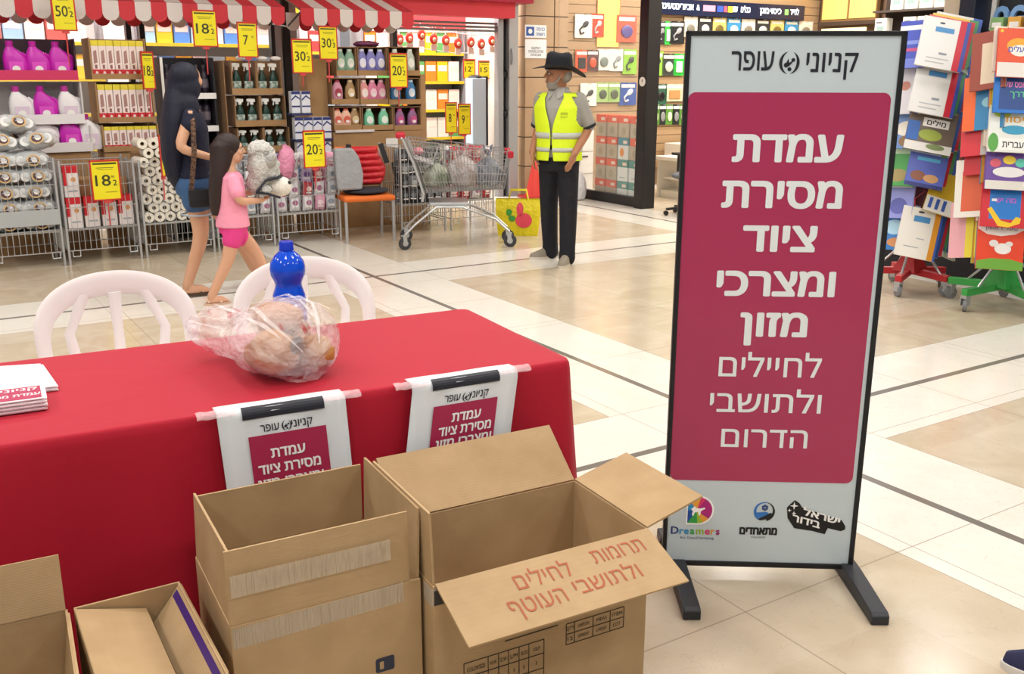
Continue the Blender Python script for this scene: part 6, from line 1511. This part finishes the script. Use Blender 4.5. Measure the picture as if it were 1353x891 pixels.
m=MB(); m.loft([[(-.18,.20,.55),(.18,.20,.55),(.18,.24,.55),(-.18,.24,.55)],[(-.2,.25,.85),(.2,.25,.85),(.2,.29,.85),(-.2,.29,.85)]]); m.build('backrest',mat('2a2b30',.8),t,bevel=.02)
# next post and the stationery shop beyond
v0,_=at_u(1266,20,UG-.05); v1,_=at_u(1287,20,UG-.05)
mb=MB(); mb.box(0,v0-v1,-.05,.2,0,3.0); o=solo(mb,'black_post',mat('171c2c',.4),'dark blue black post between the phone shop and the stationery shop','post',W(UG,v0,0),YAW-PI/2,bevel=.006)
mb=MB(); mb.box(UG+.25,UG+.35,-2.0,v1-.02,0,3.0); structure(mb,'wall_stationery',mat('2a2c33',.6),rz=YAW)
t=side_thing('shop_letters','large pale blue shop letters on the dark wall behind the green rack','sign',v1,UG+.2,0)
va,za=at_u(1313,38,UG+.19); vb,zb_=at_u(1353,8,UG+.19)
m=MB(); 
for ch_,x in (('O',v1-va+.062),('G',v1-va+.205)):
    q=MB(); q.text(ch_,zb_-za,(x,-.02,za+.0),X,Z,bold=.07,width=.13); o=q.build('letter',mat('7fa8dc',.35),t,solid=.03)
v2,z2=at_u(1290,-10,UG+.19); v3,z3=at_u(1312,40,UG+.19)
m=MB(); m.box(v1-v2,v1-v3,-.02,.0,z3,z2); m.build('white_panel',wht,t)
# shelf of small packs under the letters
t=side_thing('shelf_unit','shelf of small stationery packs under the blue letters','shelf',v1-.02,UG+.02)
SZ=[at_u(1320,y,UG+.1)[1] for y in (230,185,140,88,45)]
for z in SZ: m=MB(); m.box(0,2.2,0,.2,z-.02,z); m.build('shelf_board',mat('3b3e46',.5),t)
m=MB(); m.box(0,.03,0,.2,0,SZ[-1]); m.build('upright',mat('33353c',.5),t)
SC_=[('e3d9c2','cream'),('d8a54a','amber'),('c9d2da','pale'),('b8463c','red'),('7fa86a','green')]
for r_,z in enumerate(SZ):
    for i in range(9):
        c,nm=SC_[(i*2+r_)%5]; key=(c,'st')
        if key not in PO:
            g=thing('stationery_pack','x','packet'); m=MB(); m.box(-.055,.055,0,.08,0,.13); m.build('carton',mat(c,.5),g,bevel=.004); m=MB(); m.box(-.04,.04,-.002,0,.05,.09); m.build('label',wht,g); PO[key]=g
        place(PO[key],W(UG+.06,v1-.14-i*.15,z+.001),f'{nm} stationery pack, place {i+1} on the {["lowest","second","third","fourth","top"][r_]} stationery shelf','stationery packs behind the book racks',rz=YAW-PI/2)
# black plinth between the racks
p=at_z(1200,350); 
c0=at_z(1262,373); t=thing('display_plinth','low black display plinth between the two book racks','plinth',c0,YAW-PI/2)
m=MB(); m.loft([[(-.75,0,0),(.75,0,0),(.75,.5,0),(-.75,.5,0)],[(-.72,.10,.42),(.72,.10,.42),(.72,.5,.42),(-.72,.5,.42)],[(-.70,.16,.60),(.70,.16,.60),(.70,.5,.60),(-.70,.5,.60)]]); m.build('body',mat('17181d',.5),t,bevel=.006)
# ------------------------------------------------------------------ rotating book racks
def rack(label,c,col,rz,H,AL):
    t=thing('book_rack',label,'rack',c,rz,'wheeled book racks')
    cm=mat(col,.45)
    for k in range(5):
        a=2*PI/5*k; m=MB(); m.bar((0,0,.155),((AL+.02)*math.cos(a),(AL+.02)*math.sin(a),.135),.05,.05); m.build('base_arm',cm,t,bevel=.004)
        x,y=AL*math.cos(a),AL*math.sin(a)
        m=MB(); m.X=Matrix.Translation(Vector((x,y,.045)))@Matrix.Rotation(a+.7,4,'Z')@Matrix.Rotation(PI/2,4,'X'); m.lathe([(0,-.015),(.034,-.015),(.045,-.011),(.045,.011),(.034,.015),(0,.015)],20); w=m.build('caster_wheel',mat('7a7c80',.5),t,smooth=50)
        m=MB(); m.box(x-.024,x+.024,y-.024,y+.024,.092,.115); m.box(x-.022,x+.022,y-.024,y-.019,.04,.095); m.box(x-.022,x+.022,y+.019,y+.024,.04,.095); m.build('caster_fork',mat('b0b2b5',.35,.5),t)
        m=MB(); m.tube([(.25*math.cos(a),.25*math.sin(a),.16),(.03*math.cos(a),.03*math.sin(a),.40)],.009,6); m.build('brace',steel,t)
    m=MB(); m.loft([[(.10,.10,.15),(-.10,.10,.15),(-.10,-.10,.15),(.10,-.10,.15)],[(.03,.03,.32),(-.03,.03,.32),(-.03,-.03,.32),(.03,-.03,.32)]]); m.build('hub',cm,t,bevel=.004)
    m=MB(); m.tube([(0,0,.15),(0,0,H)],.022,12); m.build('pole',cm,t,smooth=50)
    return t
def rack_wires(t,base,levels,cm,w=.25,r=.20):
    for f in range(4):
        a=PI/2*f
        for z in levels:
            m=MB(); m.X=Matrix.Rotation(a,4,'Z')
            m.tube([(-w/2,-.05,z+.02),(-w/2,-r-.03,z),(w/2,-r-.03,z),(w/2,-.05,z+.02)],.005,6); m.tube([(-w/2,-r-.045,z+.09),(w/2,-r-.045,z+.09)],.004,6)
            for x in (-w/2,w/2): m.tube([(x,-r-.03,z),(x,-r-.045,z+.09),(x,-.06,z+.16)],.004,6)
            m.build('wire_pocket',cm,t,smooth=60)
def book(px0,py0,px1,py1,depth,yaw,tilt,cover,art,label,group,skew=0.0,thick=.014,lines=()):
    """book whose face fills the pixel box when seen at this depth; turned by yaw about z, leaning back by tilt"""
    c=at_y((px0+px1)/2,(py0+py1)/2,depth); sc=depth*1.02/CAM_F
    w=(px1-px0)*sc/max(.3,math.cos(yaw)); h=(py1-py0)*sc/max(.5,math.cos(tilt))
    t=thing('book',label,'book',c); t['group']=group; t.rotation_euler=(-tilt,skew,yaw)
    m=MB(); m.box(-w/2+.003,w/2-.002,.002,thick,-h/2+.003,h/2-.003); m.build('pages',mat('e6dfd0',.8),t)
    m=MB(); m.box(-w/2,w/2,-.001,.002,-h/2,h/2); m.box(-w/2,w/2,thick,thick+.002,-h/2,h/2); m.box(-w/2,-w/2+.003,0,thick,-h/2,h/2); m.build('cover',mat(cover,.35),t)
    if art:
        m=MB(); ms=[]
        for sh in art:
            k=sh[0]; mi=len(ms); ms.append(mat(sh[-1],.4)); lf=.0013+.0002*mi
            if k=='r': m.flat([(sh[1]*w,sh[2]*h),(sh[3]*w,sh[2]*h),(sh[3]*w,sh[4]*h),(sh[1]*w,sh[4]*h)],(0,0,0),X,Z,lf,mi)
            elif k=='e': m.flat([(sh[1]*w+sh[3]*w*math.cos(2*PI*j/18),sh[2]*h+sh[4]*h*math.sin(2*PI*j/18)) for j in range(18)],(0,0,0),X,Z,lf,mi)
            elif k=='p': m.flat([(x*w,y*h) for x,y in sh[1]],(0,0,0),X,Z,lf,mi)
            elif k=='t': m.text(sh[1],sh[4]*h,(sh[2]*w,0,sh[3]*h),X,Z,mi,bold=.03,width=sh[5]*w,lift=lf)
        m.build('cover_print',ms,t)
    return t
pr=at_z(1213,398)
RC=Vector((3.06,7.36,0))
rt_=rack('red wheeled book rack full of school workbooks, beside the sign',RC,'b8262e',R(-90+36),1.93,.30)
rack_wires(rt_,RC,[.36,.64,.92,1.20,1.48,1.72],mat('b8404a',.4))
GC=Vector((3.50,6.80,0))
gt_=rack('green wheeled book rack of children’s picture books at the right edge',GC,'3aa04a',R(205),1.93,.36)
rack_wires(gt_,GC,[.40,.64,.90,1.16,1.42,1.68],mat('3a8a4a',.4))
D1=RC.y-.27; G1='workbooks on the red rack'; G2='children’s books on the green rack'
wbk=lambda s1,s2:[('r',.28,-.5,.42,.5,s1),('r',.42,-.5,.5,.5,s2),('e',-.1,.40,.06,.02,'4a4f58'),('r',-.22,.22,.18,.32,'4a8ac0'),('r',-.3,-.32,.18,-.30,'b0b4b8'),('r',-.3,-.40,.10,-.38,'b0b4b8'),('r',-.05,-.22,.12,-.18,'8a8f98')]
dep=D1
bk_=[
(1219,29,1272,86,'dddbd8',wbk('c2283a','3a4a9a'),'white workbook with red spine stripe, topmost on the front of the red rack',-.15,.28,.10),
(1210,86,1262,147,'dddbd8',wbk('c2283a','3a4a9a'),'white workbook with red spine stripe, second from the top on the red rack',-.15,.28,.10),
(1203,141,1258,197,'6f6258',[('r',-.5,-.5,.5,-.32,'dcd9d4'),('r',-.5,.3,.3,.5,'c8a43a'),('e',-.35,.36,.1,.08,'c8403a'),('r',-.2,.02,.35,.2,'e6e2dc'),('t','מילים',.08,.06,.09,.4,'2a2c34'),('r',-.5,-.3,-.25,.1,'3a66b0'),('e',0,-.15,.25,.12,'9aa84a'),('e',.15,-.38,.2,.06,'7a8a5a')],'brown and white illustrated workbook, third from the top on the red rack',-.15,.28,.10),
(1203,195,1247,244,'5a68b8',[('r',-.5,.28,.5,.36,'b8c8e8'),('e',.38,.36,.1,.1,'6aa04a'),('r',-.3,.12,.3,.2,'5ab0d8'),('e',-.2,-.25,.2,.12,'8a5a4a'),('e',.15,-.28,.2,.1,'c89a6a'),('r',-.5,-.5,.5,-.42,'3a3f78')],'blue violet workbook on the red rack, above the lowest ones',-.15,.28,.10),
(1229,233,1270,281,'c9a42a',[('r',-.5,-.5,.5,-.12,'dcd8d0'),('r',-.4,-.42,-.3,-.16,'3a5aa8'),('r',-.2,-.42,-.1,-.16,'3a5aa8'),('r',.0,-.42,.1,-.16,'3a5aa8'),('e',-.3,.25,.12,.12,'b8303a')],'yellow and white workbook leaning to the right, low on the red rack',-.15,.3,.22),
(1190,278,1238,338,'e4e0d8',[('r',.30,-.5,.44,.5,'d8922c'),('r',.44,-.5,.5,.5,'3a5aa8'),('r',-.2,.22,.2,.34,'4a8ac0'),('e',-.05,.42,.08,.02,'3a3c44'),('r',-.32,-.3,.05,-.28,'a8acb0'),('r',-.05,-.12,.15,-.1,'a8acb0')],'white workbook with an orange spine stripe, lowest on the front of the red rack',-.15,.28,.10)]
for i,(x0,y0,x1,y1,c,art,lb,yw,ti,sk) in enumerate(bk_):
    book(x0-1,y0-1,x1+2,y1+2,D1-.008*i,yw,ti,c,art,lb,G1,sk+.08)
    for j in (1,2,3):
        c2=('d8d5d0','b8c4d8','c8605a','8fb0c8','d8b84a','7f9f7a')[(i+j*2)%6]
        book(x0+5*j,y0-2*j,x1+2+5*j,y1-1-2*j,D1+.028*j,yw,ti,c2,[('r',.3,-.5,.5,.5,('3a5aa8','c2283a','4a8a5a')[(i+j)%3])],f'workbook {["just","second","third"][j-1]} behind the {lb.split(" workbook")[0]} one, {["topmost","second from top","third from top","fourth from top","low right","lowest"][i]} on the red rack',G1,sk+.10)
side=[(1266,34,1291,97,'dcd8d4',[('r',-.5,.1,.5,.2,'c8405a'),('e',0,.36,.2,.05,'4a4c52')],'white workbook turned aside at the top right of the red rack'),
(1262,88,1285,140,'2f66b8',[('p',[(-.5,-.5),(.5,-.5),(.5,-.1),(-.5,-.3)],'5aa04a')],'blue and green workbook turned aside on the right of the red rack'),
(1256,146,1272,192,'c8783a',[('r',-.5,-.5,.5,-.2,'7a8a4a')],'orange workbook turned aside on the right of the red rack'),
(1247,190,1274,246,'c9a63a',[('r',-.5,-.1,.5,.05,'8a6a2a')],'yellow workbook turned aside on the right of the red rack'),
(1240,280,1266,339,'dcd8d0',[('r',-.5,.1,.2,.35,'a8a82a'),('r',-.5,-.4,.2,-.1,'4a6ab0')],'white and yellow workbook turned aside at the bottom right of the red rack')]
for x0,y0,x1,y1,c,art,lb in side: book(x0-2,y0-2,x1+3,y1+2,D1+.14,.75,.25,c,art,lb,G1,.30)
left=[(1195,32,1216,84,'3f4fb0',[('r',-.5,.3,.5,.4,'e4e0dc'),('r',-.4,.0,.4,.08,'7a8ad0'),('r',-.4,-.15,.3,-.08,'b84a7a'),('r',-.5,-.5,.5,-.3,'6a78c8')],'blue workbook turned away at the top left of the red rack'),
(1193,93,1211,145,'c9c6cc',[('r',.1,-.5,.5,.5,'3a4fa8'),('e',-.2,.1,.2,.1,'b87a6a')],'white and blue workbook on the left of the red rack, second down'),
(1187,135,1208,191,'6a8ac0',[('r',-.5,.3,.5,.5,'5a4a8a'),('e',0,-.1,.35,.15,'e0dcd4'),('e',.1,-.35,.3,.12,'8a6a4a')],'pale blue workbook on the left of the red rack, third down'),
(1180,193,1202,241,'4a9a4f',[('r',-.5,.25,.4,.45,'c4dcb8'),('e',-.1,-.25,.35,.15,'9a8a5a')],'green workbook on the left of the red rack'),
(1177,238,1199,284,'8a8fd0',[('r',-.4,.25,.4,.4,'d8d8ee'),('e',0,-.2,.3,.2,'5a5fa8')],'lilac workbook on the left of the red rack, above the lowest'),
(1170,283,1191,326,'3a7ac0',[('e',0,.1,.35,.2,'a8d0e8'),('e',.1,-.3,.3,.12,'c88a5a')],'bright blue workbook, lowest on the left of the red rack'),
(1199,246,1232,278,'5a2a2c',[('r',.2,-.5,.5,.5,'4a6a3a')],'dark red workbook set back in the lower pockets of the red rack')]
for x0,y0,x1,y1,c,art,lb in left: book(x0-2,y0-2,x1+3,y1+3,D1+.10,-.75,.25,c,art,lb,G1,-.06)
D2=GC.y-.27
gb=[(1322,42,1360,96,'d9502c',[('r',-.5,-.5,.5,-.2,'dcd6d0'),('e',.1,.15,.35,.16,'e8a02c'),('e',.15,.05,.3,.12,'e8e0d4'),('t','מעלים',.1,.02,.1,.6,'3a5ab0'),('e',-.42,.45,.05,.03,'e8c02c')],'orange red book at the top of the green rack'),
(1317,96,1360,144,'1f6fc4',[('r',-.36,-.42,.5,.36,'2a4a8a'),('t','תופס של',.08,.10,.12,.6,'e07ab8'),('t','דרך',.12,-.12,.12,.4,'5ac08a')],'blue covered book, second from the top on the green rack'),
(1310,143,1360,196,'dfe2dc',[('e',-.2,.32,.2,.08,'b8d04a'),('t','יסוד',.05,.14,.12,.5,'e0a02c'),('e',.1,-.02,.3,.1,'3a9ac0'),('e',-.38,-.3,.12,.2,'5aa04a'),('r',-.25,-.45,.4,-.2,'eeeeea'),('t','עברית',.08,-.40,.12,.5,'2a2c34')],'white book with green and yellow lettering, third down on the green rack'),
(1306,196,1360,246,'6a4a98',[('r',-.5,-.5,.5,-.3,'d8d4cc'),('e',-.3,.1,.12,.1,'d05a6a'),('e',0,.18,.14,.1,'e8c83a'),('e',.25,.12,.12,.1,'5ac0a8'),('e',.0,-.1,.35,.12,'e4e2e0')],'purple book with coloured circles on the green rack'),
(1300,245,1360,296,'c8303a',[('r',-.34,-.32,.28,.34,'2a78c8'),('t','מה יש',-.02,.06,.1,.4,'b85ac0'),('p',[(-.38,-.1),(-.3,-.05),(-.1,-.35),(.1,-.4),(.2,-.25),(.3,-.28),(.28,-.4),(.05,-.5),(-.15,-.48)],'e8c02c'),('r',-.3,.08,-.2,.14,'e4e4e4')],'red covered book with a blue panel and yellow snake on the green rack'),
(1294,293,1350,352,'d9452a',[('p',[(-.5,.5),(.5,.5),(.5,.32),(.3,.22),(0,.17),(-.3,.2),(-.5,.3)],'ece6e0'),('p',[(-.5,-.5),(.5,-.5),(.5,-.34),(.2,-.28),(-.2,-.28),(-.5,-.34)],'6aa03a'),('t','ספר ראשון',0,.30,.08,.7,'8a8fb0'),('e',.05,-.08,.18,.11,'e4e0dc'),('e',-.15,.02,.10,.07,'dcd8d4'),('e',.18,.02,.08,.05,'dcd8d4')],'red orange picture book with a white top, lowest on the front of the green rack')]
for i,(x0,y0,x1,y1,c,art,lb) in enumerate(gb):
    book(x0-1,y0-1,x1+1,y1+3,D2-.010*i,-.12,.28,c,art,lb,G2,.04)
    for j in (1,2):
        c2=('c8b89a','3f78a8','b8403a','8fae6a','d8c8b8','7a5a98')[(i+j*2)%6]
        book(x0+3-5*j,y0-2*j,x1-5*j,y1-2*j,D2+.03*j,-.12,.28,c2,[('r',-.5,-.5,-.2,.5,('e0d8cc','d8a03a')[(i+j)%2])],f'picture book {["just","second"][j-1]} behind the {["top","second","third","fourth","fifth","lowest"][i]} front book of the green rack',G2,.04)
gs=[(1294,46,1318,112,'8a3f2f',[('r',-.2,-.4,.3,.3,'c9b8a0')],'brown red book turned aside at the top left of the green rack'),
(1285,104,1314,166,'2f78a8',[('r',-.5,-.5,-.2,.5,'d8602c'),('e',.15,0,.2,.1,'8ac0d0')],'blue and orange book turned aside on the left of the green rack'),
(1280,160,1303,201,'c4303a',[('r',.1,-.5,.5,.4,'a8a4a0')],'red and grey book turned aside on the left of the green rack'),
(1284,176,1304,226,'b82a34',[('e',0,.2,.3,.1,'d8d4d0')],'red book turned aside in the middle of the green rack'),
(1272,214,1297,282,'d8d4cc',[('r',-.3,-.4,.3,.3,'c85a3a'),('r',-.2,.34,.3,.42,'d87a2c')],'white and orange book turned aside on the left of the green rack'),
(1266,270,1296,336,'d9a0a8',[('r',-.1,-.5,.2,.5,'d8c83a'),('r',.2,-.5,.5,.5,'c88a8a')],'pink and yellow book turned aside at the bottom left of the green rack')]
for x0,y0,x1,y1,c,art,lb in gs: book(x0-2,y0-2,x1+3,y1+3,D2+.12,-.85,.22,c,art,lb,G2,-.16)

# dark shoe at the very corner of the floor
p=at_z(1352,893)
t=thing('shoe','toe of a dark navy shoe on the floor at the lower right corner','shoe',p+Vector((.085,-.03,0)),R(60))
m=MB(); m.loft([[(w*math.cos(a)*(1 if math.sin(a)<0 else .85),l*math.sin(a),z) for a in [2*PI*k/24 for k in range(24)]] for z,w,l in ((.02,.046,.145),(.05,.045,.138),(.075,.034,.08),(.10,.034,.05))]); m.build('upper',mat('23264a',.7),t,smooth=50)
m=MB(); m.loft([[(w*math.cos(a),l*math.sin(a),z) for a in [2*PI*k/24 for k in range(24)]] for z,w,l in ((0,.047,.148),(.022,.048,.149))]); m.build('sole',mat('d8d5d0',.7),t,smooth=50)
